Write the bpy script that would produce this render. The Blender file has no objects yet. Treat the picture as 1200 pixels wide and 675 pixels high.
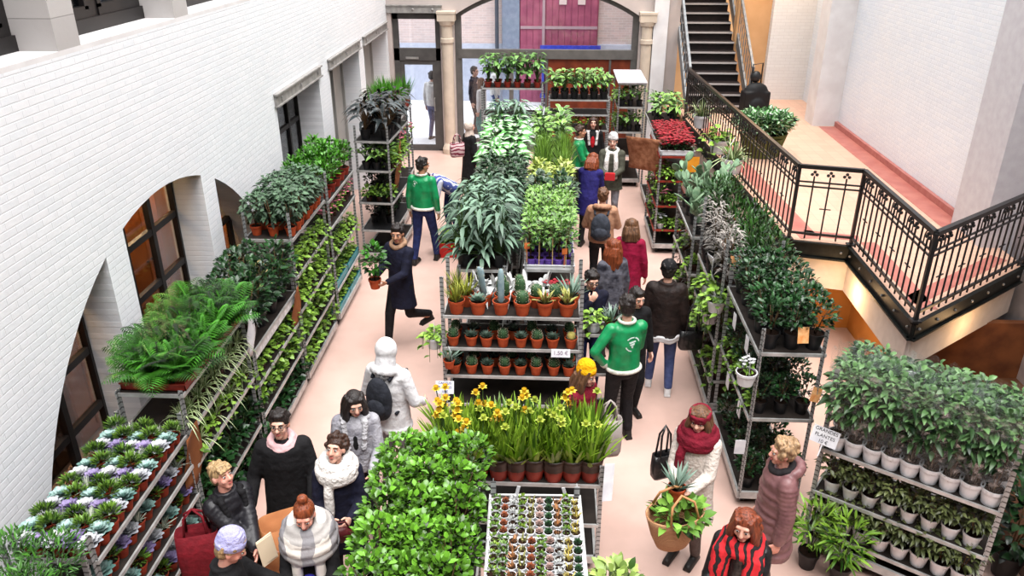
import bpy, bmesh, math, random
import numpy as np
from mathutils import Vector, Matrix, Euler
from mathutils.bvhtree import BVHTree
PI = math.pi
RND = random.Random(7)
SC = bpy.context.scene
COL = SC.collection
V = Vector

# ------------------------------------------------------------------ helpers
def lin(c):
    return tuple(((x / 255) / 12.92 if x / 255 <= .04045 else ((x / 255 + .055) / 1.055) ** 2.4) for x in c) + (1.0,)

class MB:
    """collects shapes and links them as one mesh object"""
    def __init__(s):
        s.v = []; s.f = []; s.m = []; s.lv = []; s.lu = []; s.attr = False
    def add(s, vs, fs, m=0, lv=0.5, lu=None):
        b = len(s.v)
        s.v.extend([tuple(p) for p in vs])
        s.f.extend([tuple(b + i for i in f) for f in fs])
        s.m.extend([m] * len(fs))
        s.lv.extend([lv] * len(vs)); s.lu.extend(lu if lu else [0.0] * len(vs))
    def box(s, c, size, m=0, rot=None):
        hx, hy, hz = size[0] / 2, size[1] / 2, size[2] / 2
        vs = [V((x, y, z)) for x in (-hx, hx) for y in (-hy, hy) for z in (-hz, hz)]
        if rot is not None:
            R = rot if isinstance(rot, Matrix) else Euler(rot).to_matrix()
            vs = [R @ p for p in vs]
        c = V(c)
        s.add([p + c for p in vs], [(0, 1, 3, 2), (4, 6, 7, 5), (0, 4, 5, 1), (2, 3, 7, 6), (0, 2, 6, 4), (1, 5, 7, 3)], m)
    def bbox(s, lo, hi, m=0):
        lo = V(lo); hi = V(hi); s.box((lo + hi) / 2, hi - lo, m)
    def bar(s, a, b, w, h=None, m=0):
        a = V(a); b = V(b); d = b - a; L = d.length
        R = d.to_track_quat('X', 'Z').to_matrix()
        s.box((a + b) / 2, (L, w, h or w), m, R)
    def tube(s, pts, r, n=8, m=0, cap=True):
        pts = [V(p) for p in pts]; rs = r if isinstance(r, (list, tuple)) else [r] * len(pts)
        vs = []; fs = []; k = len(pts); prev = None
        for i, p in enumerate(pts):
            d = (pts[min(i + 1, k - 1)] - pts[max(i - 1, 0)])
            if d.length < 1e-9: d = V((0, 0, 1))
            d.normalize()
            if prev is None:
                a = V((1, 0, 0)) if abs(d.x) < .9 else V((0, 1, 0))
                u = d.cross(a).normalized()
            else:
                u = (prev - d * prev.dot(d)).normalized()
            prev = u; w = d.cross(u)
            for j in range(n):
                t = 2 * PI * j / n
                vs.append(p + (u * math.cos(t) + w * math.sin(t)) * rs[i])
        for i in range(k - 1):
            for j in range(n):
                a = i * n + j; b = i * n + (j + 1) % n
                fs.append((a, b, b + n, a + n))
        if cap:
            fs.append(tuple(reversed(range(n)))); fs.append(tuple(range((k - 1) * n, k * n)))
        s.add(vs, fs, m)
    def lathe(s, prof, c=(0, 0, 0), n=16, m=0, sx=1, sy=1, axis=None):
        vs = []; fs = []; c = V(c)
        for (r, z) in prof:
            for j in range(n):
                t = 2 * PI * j / n
                p = V((r * math.cos(t) * sx, r * math.sin(t) * sy, z))
                if axis is not None: p = axis @ p
                vs.append(p + c)
        for i in range(len(prof) - 1):
            for j in range(n):
                a = i * n + j; b = i * n + (j + 1) % n
                fs.append((a, b, b + n, a + n))
        s.add(vs, fs, m)
    def disc(s, c, r, n=16, m=0, z=0):
        c = V(c)
        s.add([c + V((r * math.cos(2 * PI * j / n), r * math.sin(2 * PI * j / n), z)) for j in range(n)], [tuple(range(n))], m)
    def ball(s, c, r, n=10, k=7, m=0, rot=None):
        r = (r, r, r) if not hasattr(r, '__len__') else r
        vs = []; fs = []; c = V(c)
        R = rot if isinstance(rot, Matrix) else (Euler(rot).to_matrix() if rot else None)
        for i in range(k + 1):
            ph = PI * i / k
            for j in range(n):
                t = 2 * PI * j / n
                p = V((r[0] * math.sin(ph) * math.cos(t), r[1] * math.sin(ph) * math.sin(t), r[2] * math.cos(ph)))
                if R: p = R @ p
                vs.append(p + c)
        for i in range(k):
            for j in range(n):
                a = i * n + j; b = i * n + (j + 1) % n
                fs.append((a, a + n, b + n, b))
        s.add(vs, fs, m)
    def capsule(s, a, b, ra, rb, m=0, n=10):
        a = V(a); b = V(b); d = (b - a)
        if d.length < 1e-6: d = V((0, 0, 1e-5))
        u = d.normalized()
        s.tube([a - u * ra * .98, a - u * ra * .75, a - u * ra * .35, a, a.lerp(b, .5), b, b + u * rb * .35, b + u * rb * .75, b + u * rb * .98],
               [ra * .15, ra * .66, ra * .94, ra, (ra + rb) / 2, rb, rb * .94, rb * .66, rb * .15], n, m)
    def prism(s, poly, z0, z1, m=0, mside=None):
        n = len(poly)
        vs = [(x, y, z0) for x, y in poly] + [(x, y, z1) for x, y in poly]
        s.add(vs, [tuple(reversed(range(n))), tuple(range(n, 2 * n))], m)
        s.add(vs, [(i, (i + 1) % n, n + (i + 1) % n, n + i) for i in range(n)], m if mside is None else mside)
    def leaf(s, p, d, L, w, droop=.3, n=3, up=V((0, 0, 1)), fold=.3, lv=.5, m=0, prof=None, roll=0.0):
        p = V(p); d = V(d).normalized()
        side = d.cross(up)
        if side.length < 1e-3: side = V((1, 0, 0))
        side.normalize()
        if roll:
            side = Matrix.Rotation(roll, 3, d) @ side
        nr = side.cross(d)
        if prof is None: prof = {1: (0, .9, 0), 2: (.3, 1, 0), 3: (.2, 1, .72, 0), 4: (.2, .9, 1, .6, 0), 5: (.3, .8, 1, .9, .6, 0)}[n]
        vs = []; lu = []; fs = []
        k = len(prof)
        for i, pr in enumerate(prof):
            t = i / (k - 1)
            c = p + d * (L * t) - up * (droop * L * t * t)
            e = side * (w * .5 * pr); f = nr * (fold * w * .5 * pr)
            if i == k - 1 and pr == 0:
                vs.append(c); lu.append(0.5)
            else:
                vs += [c - e + f, c, c + e + f]; lu += [1.0, 0.0, 1.0]
        for i in range(k - 1):
            a = 3 * i
            if i == k - 2 and prof[-1] == 0:
                fs += [(a, a + 1, a + 3), (a + 1, a + 2, a + 3)]
            else:
                fs += [(a, a + 1, a + 4, a + 3), (a + 1, a + 2, a + 5, a + 4)]
        s.add(vs, fs, m, lv, lu); s.attr = True
    def mesh(s, name, mats, smooth=False, sharp=None):
        me = bpy.data.meshes.new(name)
        me.from_pydata(s.v, [], s.f)
        for m in (mats if isinstance(mats, (list, tuple)) else [mats]): me.materials.append(m)
        me.polygons.foreach_set('material_index', s.m)
        if smooth: me.polygons.foreach_set('use_smooth', [True] * len(s.f))
        if s.attr:
            for nm, arr in (('lv', s.lv), ('lu', s.lu)):
                a = me.attributes.new(nm, 'FLOAT', 'POINT'); a.data.foreach_set('value', arr)
        me.update()
        if smooth and sharp:
            try: me.set_sharp_from_angle(angle=sharp)
            except Exception: pass
        return me
    def obj(s, name, mats, parent=None, smooth=False, loc=None, rotz=None, sharp=None):
        return link(name, s.mesh(name, mats, smooth, sharp), parent, loc, rotz)

def link(name, me, parent=None, loc=None, rotz=None):
    o = bpy.data.objects.new(name, me); COL.objects.link(o)
    if parent is not None: o.parent = parent
    if loc is not None: o.location = loc
    if rotz is not None: o.rotation_euler[2] = rotz
    return o

USED = {}
def tag(o, label, cat, group=None):
    o['label'] = label; o['category'] = cat
    if group: o['group'] = group
    return o
def thing(name, label, cat, loc=(0, 0, 0), rotz=0.0, group=None, scale=1.0):
    o = link(name, None, None, loc, rotz); o.empty_display_size = .1
    o.scale = (scale,) * 3
    return tag(o, label, cat, group)
def struct(o):
    o['kind'] = 'structure'; return o
ORD = 'first second third fourth fifth sixth seventh eighth ninth tenth eleventh twelfth thirteenth fourteenth fifteenth sixteenth seventeenth eighteenth'.split()

# ------------------------------------------------------------------ materials
def nodes(name):
    m = bpy.data.materials.new(name); m.use_nodes = True
    nt = m.node_tree; b = nt.nodes['Principled BSDF']
    return m, nt, b
def mixc(nt, fac, a, b, blend='MIX'):
    n = nt.nodes.new('ShaderNodeMix'); n.data_type = 'RGBA'; n.blend_type = blend
    for sock, val in ((n.inputs[0], fac), (n.inputs[6], a), (n.inputs[7], b)):
        if hasattr(val, 'links') or hasattr(val, 'is_linked'): nt.links.new(val, sock)
        else: sock.default_value = val
    return n.outputs[2]
def math_(nt, op, a, b=None, clamp=False):
    n = nt.nodes.new('ShaderNodeMath'); n.operation = op; n.use_clamp = clamp
    for i, val in enumerate((a, b)):
        if val is None: continue
        if hasattr(val, 'is_linked'): nt.links.new(val, n.inputs[i])
        else: n.inputs[i].default_value = val
    return n.outputs[0]
def noise(nt, scale, detail=3, vec=None, rough=.5):
    n = nt.nodes.new('ShaderNodeTexNoise'); n.inputs['Scale'].default_value = scale; n.inputs['Detail'].default_value = detail
    n.inputs['Roughness'].default_value = rough
    if vec is None:
        t = nt.nodes.new('ShaderNodeTexCoord'); vec = t.outputs['Object']
    nt.links.new(vec, n.inputs['Vector'])
    return n.outputs[0]
def ramp(nt, fac, lo, hi):
    n = nt.nodes.new('ShaderNodeMapRange'); n.inputs[1].default_value = lo; n.inputs[2].default_value = hi
    nt.links.new(fac, n.inputs[0]); return n.outputs[0]
def bump(nt, b, h, strength=.3, dist=.01):
    n = nt.nodes.new('ShaderNodeBump'); n.inputs['Strength'].default_value = strength; n.inputs['Distance'].default_value = dist
    nt.links.new(h, n.inputs['Height']); nt.links.new(n.outputs[0], b.inputs['Normal'])
MATS = {}
def M(name, c, c2=None, rough=.6, spec=.3, ns=8, metal=0, bmp=0, bs=60, lo=.35, hi=.65, coat=0):
    if name in MATS: return MATS[name]
    m, nt, b = nodes(name)
    b.inputs['Roughness'].default_value = rough; b.inputs['Specular IOR Level'].default_value = spec
    b.inputs['Metallic'].default_value = metal; b.inputs['Coat Weight'].default_value = coat
    if c2:
        f = ramp(nt, noise(nt, ns), lo, hi)
        nt.links.new(mixc(nt, f, lin(c), lin(c2)), b.inputs['Base Color'])
    else: b.inputs['Base Color'].default_value = lin(c)
    if bmp: bump(nt, b, noise(nt, bs), bmp, .01)
    MATS[name] = m; return m
def LM(name, dark, light, edge=None, e0=.5, e1=.9, rough=.38, spec=.45, centre=None):
    """leaf material: per-leaf colour between dark and light, optional margin or midrib colour"""
    m, nt, b = nodes(name)
    a = nt.nodes.new('ShaderNodeAttribute'); a.attribute_name = 'lv'
    u = nt.nodes.new('ShaderNodeAttribute'); u.attribute_name = 'lu'
    oi = nt.nodes.new('ShaderNodeObjectInfo')
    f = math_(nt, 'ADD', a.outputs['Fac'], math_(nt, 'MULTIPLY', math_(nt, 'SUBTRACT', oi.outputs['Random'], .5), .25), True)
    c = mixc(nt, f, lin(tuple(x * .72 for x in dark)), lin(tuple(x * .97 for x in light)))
    if edge: c = mixc(nt, math_(nt, 'MULTIPLY', ramp(nt, u.outputs['Fac'], e0, e1), .9), c, lin(edge))
    if centre: c = mixc(nt, ramp(nt, u.outputs['Fac'], e1, e0), c, lin(centre))
    nt.links.new(c, b.inputs['Base Color'])
    b.inputs['Roughness'].default_value = rough; b.inputs['Specular IOR Level'].default_value = spec
    MATS[name] = m; return m
def brickmat(name, c1, c2, mortar, axis, sx=.22, sz=.07, strength=.3, rough=.75):
    """painted brick; axis = world axis along the wall (0 x, 1 y)"""
    m, nt, b = nodes(name)
    t = nt.nodes.new('ShaderNodeTexCoord'); sp = nt.nodes.new('ShaderNodeSeparateXYZ'); nt.links.new(t.outputs['Object'], sp.inputs[0])
    cb = nt.nodes.new('ShaderNodeCombineXYZ'); nt.links.new(sp.outputs[axis], cb.inputs[0]); nt.links.new(sp.outputs[2], cb.inputs[1])
    br = nt.nodes.new('ShaderNodeTexBrick'); nt.links.new(cb.outputs[0], br.inputs['Vector'])
    br.inputs['Color1'].default_value = lin(c1); br.inputs['Color2'].default_value = lin(c2); br.inputs['Mortar'].default_value = lin(mortar)
    br.inputs['Scale'].default_value = 1; br.inputs['Mortar Size'].default_value = .006; br.inputs['Mortar Smooth'].default_value = .6
    br.inputs['Brick Width'].default_value = sx; br.inputs['Row Height'].default_value = sz
    st = ramp(nt, noise(nt, 1.3, 4, t.outputs['Object']), .3, .75)
    nt.links.new(mixc(nt, math_(nt, 'MULTIPLY', st, .12), br.outputs['Color'], lin((222, 219, 222))), b.inputs['Base Color'])
    h = math_(nt, 'SUBTRACT', math_(nt, 'MULTIPLY', noise(nt, 16, 3, t.outputs['Object']), .7), br.outputs['Fac'])
    bump(nt, b, h, strength, .012)
    b.inputs['Roughness'].default_value = rough
    MATS[name] = m; return m
def glass(name, tint=(225, 235, 240), refl=.12):
    """thin window glass or film: mostly clear, partly mirror"""
    m = bpy.data.materials.new(name); m.use_nodes = True; nt = m.node_tree; nt.nodes.clear()
    o = nt.nodes.new('ShaderNodeOutputMaterial'); mx = nt.nodes.new('ShaderNodeMixShader')
    tr = nt.nodes.new('ShaderNodeBsdfTransparent'); tr.inputs[0].default_value = lin(tint)
    gl = nt.nodes.new('ShaderNodeBsdfGlossy'); gl.inputs['Roughness'].default_value = .05
    fr = nt.nodes.new('ShaderNodeLayerWeight'); fr.inputs[0].default_value = .35
    f = math_(nt, 'ADD', math_(nt, 'MULTIPLY', fr.outputs['Fresnel'], .5), refl, True)
    nt.links.new(f, mx.inputs[0]); nt.links.new(tr.outputs[0], mx.inputs[1]); nt.links.new(gl.outputs[0], mx.inputs[2])
    nt.links.new(mx.outputs[0], o.inputs[0]); MATS[name] = m; return m
def film(name, opacity=.2):
    """crumpled clear plastic sleeve"""
    m = bpy.data.materials.new(name); m.use_nodes = True; nt = m.node_tree; nt.nodes.clear()
    o = nt.nodes.new('ShaderNodeOutputMaterial'); mx = nt.nodes.new('ShaderNodeMixShader'); m2 = nt.nodes.new('ShaderNodeMixShader')
    tr = nt.nodes.new('ShaderNodeBsdfTransparent'); tr.inputs[0].default_value = (.97, .98, .98, 1)
    gl = nt.nodes.new('ShaderNodeBsdfGlossy'); gl.inputs['Roughness'].default_value = .18
    df = nt.nodes.new('ShaderNodeBsdfDiffuse'); df.inputs[0].default_value = lin((225, 230, 232))
    t = nt.nodes.new('ShaderNodeTexCoord')
    f = ramp(nt, noise(nt, 14, 4, t.outputs['Object']), .55, .72)  # noise mask whitens the film in patches, painting highlight streaks
    bp = nt.nodes.new('ShaderNodeBump'); bp.inputs['Strength'].default_value = .9; bp.inputs['Distance'].default_value = .02
    nt.links.new(noise(nt, 30, 4, t.outputs['Object']), bp.inputs['Height']); nt.links.new(bp.outputs[0], gl.inputs['Normal'])
    m2.inputs[0].default_value = .5
    nt.links.new(df.outputs[0], m2.inputs[1]); nt.links.new(gl.outputs[0], m2.inputs[2])
    nt.links.new(math_(nt, 'ADD', math_(nt, 'MULTIPLY', f, opacity * 2.6), opacity * .35, True), mx.inputs[0])
    nt.links.new(tr.outputs[0], mx.inputs[1]); nt.links.new(m2.outputs[0], mx.inputs[2])
    nt.links.new(mx.outputs[0], o.inputs[0]); MATS[name] = m; return m
# ------------------------------------------------------------------ setting
white_l = brickmat('white_brick_side', (243, 246, 250), (250, 251, 254), (238, 240, 244), 1, .2, .062)
white_x = brickmat('white_brick_end', (244, 241, 239), (249, 247, 245), (232, 229, 227), 0)
plaster = M('white_plaster', (240, 238, 238), (228, 224, 224), .8, .2, 3)
stone = M('pale_stone', (216, 208, 203), (192, 184, 180), .8, .2, 5, bmp=.15, bs=40)
beige_stone = M('beige_stone', (222, 205, 186), (206, 190, 172), .8, .2, 3, bmp=.1, bs=30)
far_paint = M('far_wall_paint', (206, 192, 186), (194, 181, 176), .8, .2, 2)
ochre_glow = M('ochre_glow_plaster', (222, 150, 78), (204, 130, 60), .8, .15, 2)  # under the landing this colour also carries the warm orange light
tan = M('tan_glow_plaster', (226, 178, 130), (214, 164, 116), .8, .15, 2)  # warm stairwell light put into the wall colour
black_steel = M('black_steel', (16, 18, 17), (26, 29, 27), .5, .2, 12)
dark_frame = M('dark_window_frame', (27, 24, 24), (34, 30, 30), .45, .4, 6)
grey_steel = M('grey_steel_beam', (168, 164, 160), (140, 137, 134), .5, .4, 9)
frame_grey = M('grey_door_frame', (92, 90, 88), (80, 78, 77), .5, .4, 5)
wood_orange = M('orange_wood', (196, 122, 66), (160, 92, 46), .55, .3, 3)
wood_brown = M('brown_wood', (120, 72, 42), (88, 50, 30), .55, .3, 4)
wood_red = M('red_brown_wood', (128, 58, 34), (96, 40, 24), .5, .35, 5)
clear = glass('window_glass', (245, 248, 250), .05)
clear_dark = glass('upper_window_glass', (190, 205, 215), .06)

# floor: warm pinkish concrete with faint stains
fm, nt, b = nodes('pink_concrete')
n1 = ramp(nt, noise(nt, .55, 4), .35, .7); n2 = ramp(nt, noise(nt, 3.2, 5), .45, .75)
c = mixc(nt, n1, lin((218, 184, 171)), lin((206, 170, 156)))
c = mixc(nt, math_(nt, 'MULTIPLY', n2, .35), c, lin((184, 152, 138)))
nt.links.new(c, b.inputs['Base Color']); b.inputs['Roughness'].default_value = .42; b.inputs['Specular IOR Level'].default_value = .35
mb = MB(); mb.bbox((-6.6, -2.5, -.12), (6.2, 19.6, 0)); struct(mb.obj('floor', fm))

def wall_strip(axis, cols, zlow, ztop, p0, p1):
    """wall slab running along an axis (1: y, 0: x) between planes p0 (room side) and p1; zlow(u) gives the head of any opening"""
    mb = MB()
    def P(u, d, z): return (d, u, z) if axis == 1 else (u, d, z)
    for a, bb in zip(cols[:-1], cols[1:]):
        za, zb = zlow(a + 1e-5), zlow(bb - 1e-5)
        for d in (p0, p1):
            mb.add([P(a, d, za), P(bb, d, zb), P(bb, d, ztop), P(a, d, ztop)], [(0, 1, 2, 3)])
        mb.add([P(a, p0, za), P(bb, p0, zb), P(bb, p1, zb), P(a, p1, za)], [(0, 1, 2, 3)])
        mb.add([P(a, p0, ztop), P(bb, p0, ztop), P(bb, p1, ztop), P(a, p1, ztop)], [(0, 1, 2, 3)])
    for u in cols:
        za, zb = zlow(u - 1e-4), zlow(u + 1e-4)
        if abs(za - zb) > .01:
            lo, hi = min(za, zb), max(za, zb)
            mb.add([P(u, p0, lo), P(u, p1, lo), P(u, p1, hi), P(u, p0, hi)], [(0, 1, 2, 3)])
    for u in (cols[0], cols[-1]):
        mb.add([P(u, p0, 0), P(u, p1, 0), P(u, p1, ztop), P(u, p0, ztop)], [(0, 1, 2, 3)])
    return mb

XL, XB = -3.83, -4.27
AC, AZ, AR = 7.36, .04, 2.88
PIERS = [(6.2, 6.55), (8.29, 8.63)]
LINT = [(11.0, 13.2), (13.87, 16.15), (16.6, 18.95)]
def zl_left(y):
    for a, b_ in PIERS:
        if a <= y <= b_: return 0.0
    if abs(y - AC) < AR: return AZ + math.sqrt(max(0, AR ** 2 - (y - AC) ** 2)) if abs(y - AC) < AR - .002 else 0.0
    for a, b_ in LINT:
        if a <= y <= b_: return 2.93
    return 0.0
ys = sorted(set([-2.5, 1.0, AC - AR, AC + AR, 19.17] + [q for p in PIERS + LINT for q in p] + [AC + AR * math.cos(PI * k / 44) for k in range(1, 44)]))
struct(wall_strip(1, ys, zl_left, 4.37, XL, XB).obj('wall_left', white_l))
# upper storey: stone piers on a ledge, dark casements set back between them
mb = MB()
mb.bbox((XB, -2.5, 4.37), (XL, 19.17, 4.41)); struct(mb.obj('trim_1', plaster))
pier_m = brickmat('stone_pier', (206, 201, 198), (186, 181, 179), (160, 155, 153), 1, 5, .31, .2)
for k, y in enumerate([1.99, 4.1, 6.21, 8.32, 10.43, 12.54, 14.65, 16.76]):
    mb = MB(); mb.bbox((XB, y, 4.41), (XL, y + .33, 7.2)); struct(mb.obj('pier_%d' % (k + 1), pier_m))
mb = MB(); mb.bbox((XB, -2.5, 7.2), (XL, 19.17, 9.2)); struct(mb.obj('wall_left_upper', white_l))
for k, y in enumerate([2.32, 4.43, 6.54, 8.65, 10.76, 12.87]):
    y1 = y + 1.78; f = MB(); x0, x1 = XB + .02, XB + .1
    for (a, b_) in (((x0, y, 4.41), (x1 + .03, y1, 4.53)), ((x0, y, 7.08), (x1, y1, 7.2)), ((x0, y, 4.5), (x1, y + .1, 7.1)), ((x0, y1 - .1, 4.5), (x1, y1, 7.1)), ((x0, y + .83, 4.5), (x1, y + .97, 7.1)), ((x0, y, 5.9), (x1, y1, 6.0))):
        f.bbox(a, b_)
    for s_ in (y + .1, y + .97):
        for (a, b_) in (((x0 + .01, s_, 4.53), (x1 + .015, s_ + .71, 4.63)), ((x0 + .01, s_, 4.6), (x1 + .015, s_ + .06, 5.9)), ((x0 + .01, s_ + .65, 4.6), (x1 + .015, s_ + .71, 5.9))): f.bbox(a, b_)
    w = f.obj('window_%d' % (k + 1), dark_frame); struct(w)
    g = MB(); g.bbox((x0 + .035, y + .1, 4.6), (x0 + .045, y1 - .1, 7.08)); g.obj('pane', clear_dark, w)
# upstairs room seen through those casements
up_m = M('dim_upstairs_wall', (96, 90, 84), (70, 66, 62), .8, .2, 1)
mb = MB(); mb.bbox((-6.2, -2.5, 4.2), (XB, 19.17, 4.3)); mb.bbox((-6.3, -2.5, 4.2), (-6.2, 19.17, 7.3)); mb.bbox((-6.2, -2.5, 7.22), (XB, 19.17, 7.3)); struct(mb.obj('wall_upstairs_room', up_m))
cur_m = M('pale_blue_curtain', (150, 165, 186), (120, 134, 156), .8, .2, 6)
for k, (y, wd) in enumerate([(5.3, .35), (7.55, .45), (5.0, .12)]):
    mb = MB(); n = 24
    vs = []; fs = []
    for i in range(n + 1):
        yy = y + wd * i / n; xx = XB - .12 + .03 * math.sin(i * 1.9)
        vs += [(xx, yy, 4.45), (xx, yy, 7.1)]
    for i in range(n): fs.append((2 * i, 2 * i + 2, 2 * i + 3, 2 * i + 1))
    mb.add(vs, fs); o = mb.obj('curtain', cur_m if k < 2 else M('brick_red_curtain', (150, 50, 38)), smooth=True)
    tag(o, ['pale blue curtain behind the upper window nearest the camera', 'blue-grey curtain behind the upper window between the two stone piers', 'narrow brick-red curtain in the upper window nearest the camera'][k], 'curtain')
# steel lintels over the rectangular openings
for k, (a, b_) in enumerate(LINT):
    mb = MB(); mb.bbox((XL - .05, a - .06, 2.93), (XL + .035, b_ + .06, 3.09)); mb.bbox((XL - .05, a - .08, 3.075), (XL + .06, b_ + .08, 3.1)); mb.bbox((XL - .05, a - .08, 2.92), (XL + .06, b_ + .08, 2.94))
    for q in range(3):
        y = a + .15 + q * (b_ - a - .3) / 2
        mb.box((XL + .045, y, 3.01), (.025, .045, .045))
    struct(mb.obj('lintel_%d' % (k + 1), grey_steel))
# glazed shop front behind the big arch and a dark window further on
def grid_window(name, y0, y1, z0, z1, ny, nz, x=XB + .07):
    f = MB(); t = .07
    for i in range(ny + 1):
        y = y0 + (y1 - y0) * i / ny; f.bbox((x - .03, y - t / 2, z0), (x + .03, y + t / 2, z1))
    for j in range(nz + 1):
        z = z0 + (z1 - z0) * j / nz; f.bbox((x - .025, y0, z - t / 2), (x + .025, y1, z + t / 2))
    w = f.obj(name, dark_frame); struct(w)
    g = MB(); g.bbox((x - .006, y0, z0), (x, y1, z1)); g.obj('pane', clear, w)
n_w = 7
for (a, b_, ny) in ((4.5, 6.2, 3), (6.55, 8.29, 3), (8.63, 10.2, 3)):
    grid_window('window_%d' % n_w, a, b_, 0.05, 2.9, ny, 5); n_w += 1
grid_window('window_%d' % n_w, 11.0, 13.2, .9, 2.93, 4, 3, XB + .02); n_w += 1
mb = MB(); mb.bbox((XB, 11.0, 0), (XL - .1, 13.2, .9)); struct(mb.obj('wall_left_dado', plaster))
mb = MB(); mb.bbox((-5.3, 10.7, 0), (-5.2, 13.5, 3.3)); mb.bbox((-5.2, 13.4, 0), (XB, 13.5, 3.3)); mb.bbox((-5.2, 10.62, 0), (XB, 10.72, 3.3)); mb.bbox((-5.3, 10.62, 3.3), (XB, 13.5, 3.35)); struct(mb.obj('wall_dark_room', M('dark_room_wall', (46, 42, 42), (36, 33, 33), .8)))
mb = MB(); mb.bbox((XB - .02, 11.0, .9), (XL + .02, 13.2, .96)); struct(mb.obj('trim_2', plaster))
grey_panel = M('grey_door_panel', (176, 174, 170), (164, 162, 158), .6, .3, 2)
for k, (a, b_) in enumerate(LINT[1:]):
    mb = MB(); mb.bbox((XB, a, 0), (XB + .05, b_, 2.93))
    for i in range(4): mb.bbox((XB + .05, a + (b_ - a) * i / 3 - .05, 0), (XB + .1, a + (b_ - a) * i / 3 + .05, 2.9))
    struct(mb.obj('door_%d' % (k + 2), grey_panel))
# the warm shop behind the arch
mb = MB(); mb.bbox((-6.6, 3.6, 0), (-6.5, 10.6, 3.2)); mb.bbox((-6.5, 3.5, 0), (XB, 3.6, 3.2)); mb.bbox((-6.5, 10.5, 0), (XB, 10.6, 3.2)); struct(mb.obj('wall_shop', ochre_glow))
mb = MB(); mb.bbox((-6.6, 3.5, 3.2), (XB, 10.6, 3.3)); struct(mb.obj('ceiling_shop', wood_brown))
dark_w = M('dark_walnut', (44, 27, 18), (30, 18, 12), .5, .3, 4)
for k, (y, w, h, mt) in enumerate([(4.3, .9, 1.5, dark_w), (5.35, .9, 1.15, wood_orange), (6.5, .7, 2.3, dark_w), (7.3, .6, 2.5, wood_orange), (8.05, .8, 1.8, wood_brown), (9.1, .9, 2.5, wood_orange)]):
    t = thing('wooden_cabinet', ['dark walnut cabinet behind the nearest arched window', 'low orange wood cabinet behind the nearest arched window', 'tall dark walnut cabinet behind the middle arched window', 'tall orange wood cabinet behind the middle arched window', 'brown wood cabinet behind the middle arched window beside the farther pier', 'tall orange wood cabinet behind the farthest arched window'][k], 'cabinet', (-5.35, y, 0), 0, 'cabinets in the shop behind the arch')
    m1 = MB(); m1.bbox((-.3, -w / 2, .06), (.26, w / 2, h)); m1.bbox((-.28, -w / 2 + .02, 0), (.22, w / 2 - .02, .06)); m1.bbox((-.32, -w / 2 - .02, h), (.3, w / 2 + .02, h + .04)); m1.obj('body', mt, t)
    for s_ in (-1, 1):
        m2 = MB(); m2.box((.272, s_ * w / 4, h / 2 + .05), (.022, w / 2 - .03, h - .16)); d = m2.obj('door', mt, t)
        m3 = MB(); m3.ball((.295, s_ * .05, h * .55), .018); m3.obj('handle', dark_frame, d, True)

# far wall: arch window, door, stone columns
YF = 19.17
def zl_far(x):
    if -3.73 < x < -2.6: return 3.27
    if -2.27 < x < 2.0: return .007 + math.sqrt(3.85 ** 2 - (x + .135) ** 2)
    return 0.0
xs = sorted(set([-4.3, -3.73, -2.6, -2.27, 2.0, 2.9] + [-2.27 + 4.27 * k / 32 for k in range(1, 32)]))
struct(wall_strip(0, xs, zl_far, 6.6, YF, YF + .4).obj('wall_far', far_paint))
mb = MB()
mb.bbox((-3.85, YF - .05, 3.27), (-2.55, YF + .1, 3.44)); mb.bbox((-3.87, YF - .07, 3.42), (-2.53, YF + .1, 3.45))
for x in (-3.2, -2.75): mb.ball((x, YF - .06, 3.35), .03, 8, 6)
struct(mb.obj('lintel_4', grey_steel))
for k, (x, r) in enumerate(((-2.43, .13), (2.17, .12))):
    mb = MB()
    mb.lathe([(r * 1.5, 0), (r * 1.5, .12), (r * 1.25, .2), (r, .26), (r, 2.62), (r * 1.2, 2.63), (r * 1.2, 2.72), (r, 2.73), (r, 3.0), (r * 1.25, 3.02), (r * 1.5, 3.12)], (x, YF - .06, 0), 20)
    mb.box((x, YF - .04, 3.2), (r * 3.1, r * 2.8, .18)); mb.box((x, YF - .04, 3.3), (r * 3.3, r * 3, .05))
    struct(mb.obj('column_%d' % (k + 1), beige_stone))
mb = MB(); mb.bbox((2.3, YF - .12, 0), (2.62, YF, 9.2)); struct(mb.obj('pilaster_1', plaster))
# door with transom
f = MB(); y = YF + .12
for (a, b_) in (((-3.73, y, 0), (-3.6, y + .1, 3.27)), ((-2.73, y, 0), (-2.6, y + .1, 3.27)), ((-3.73, y, 3.12), (-2.6, y + .1, 3.27)), ((-3.73, y, 2.18), (-2.6, y + .1, 2.46)), ((-3.73, y, 0), (-2.6, y + .14, .03))): f.bbox(a, b_)
d1 = f.obj('door_1', frame_grey); struct(d1)
f = MB()
for (a, b_) in (((-3.6, y + .02, .03), (-3.5, y + .07, 2.18)), ((-2.83, y + .02, .03), (-2.73, y + .07, 2.18)), ((-3.5, y + .02, .03), (-2.83, y + .07, .14)), ((-3.5, y + .02, 2.08), (-2.83, y + .07, 2.18))): f.bbox(a, b_)
lf = f.obj('door_leaf', frame_grey, d1)
f = MB(); f.tube([(-2.8, y, 1.0), (-2.8, y - .05, 1.0), (-2.8, y - .05, 1.3), (-2.8, y, 1.3)], .012); f.obj('door_handle', grey_steel, lf)
f = MB(); f.bbox((-3.5, y + .04, .14), (-2.83, y + .048, 2.08)); f.bbox((-3.6, y + .04, 2.46), (-2.73, y + .048, 3.12)); f.obj('pane', clear, d1)
f = MB(); f.box((-3.3, y - .01, 2.24), (.3, .03, .05)); f.obj('door_closer', grey_steel, d1)
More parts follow.
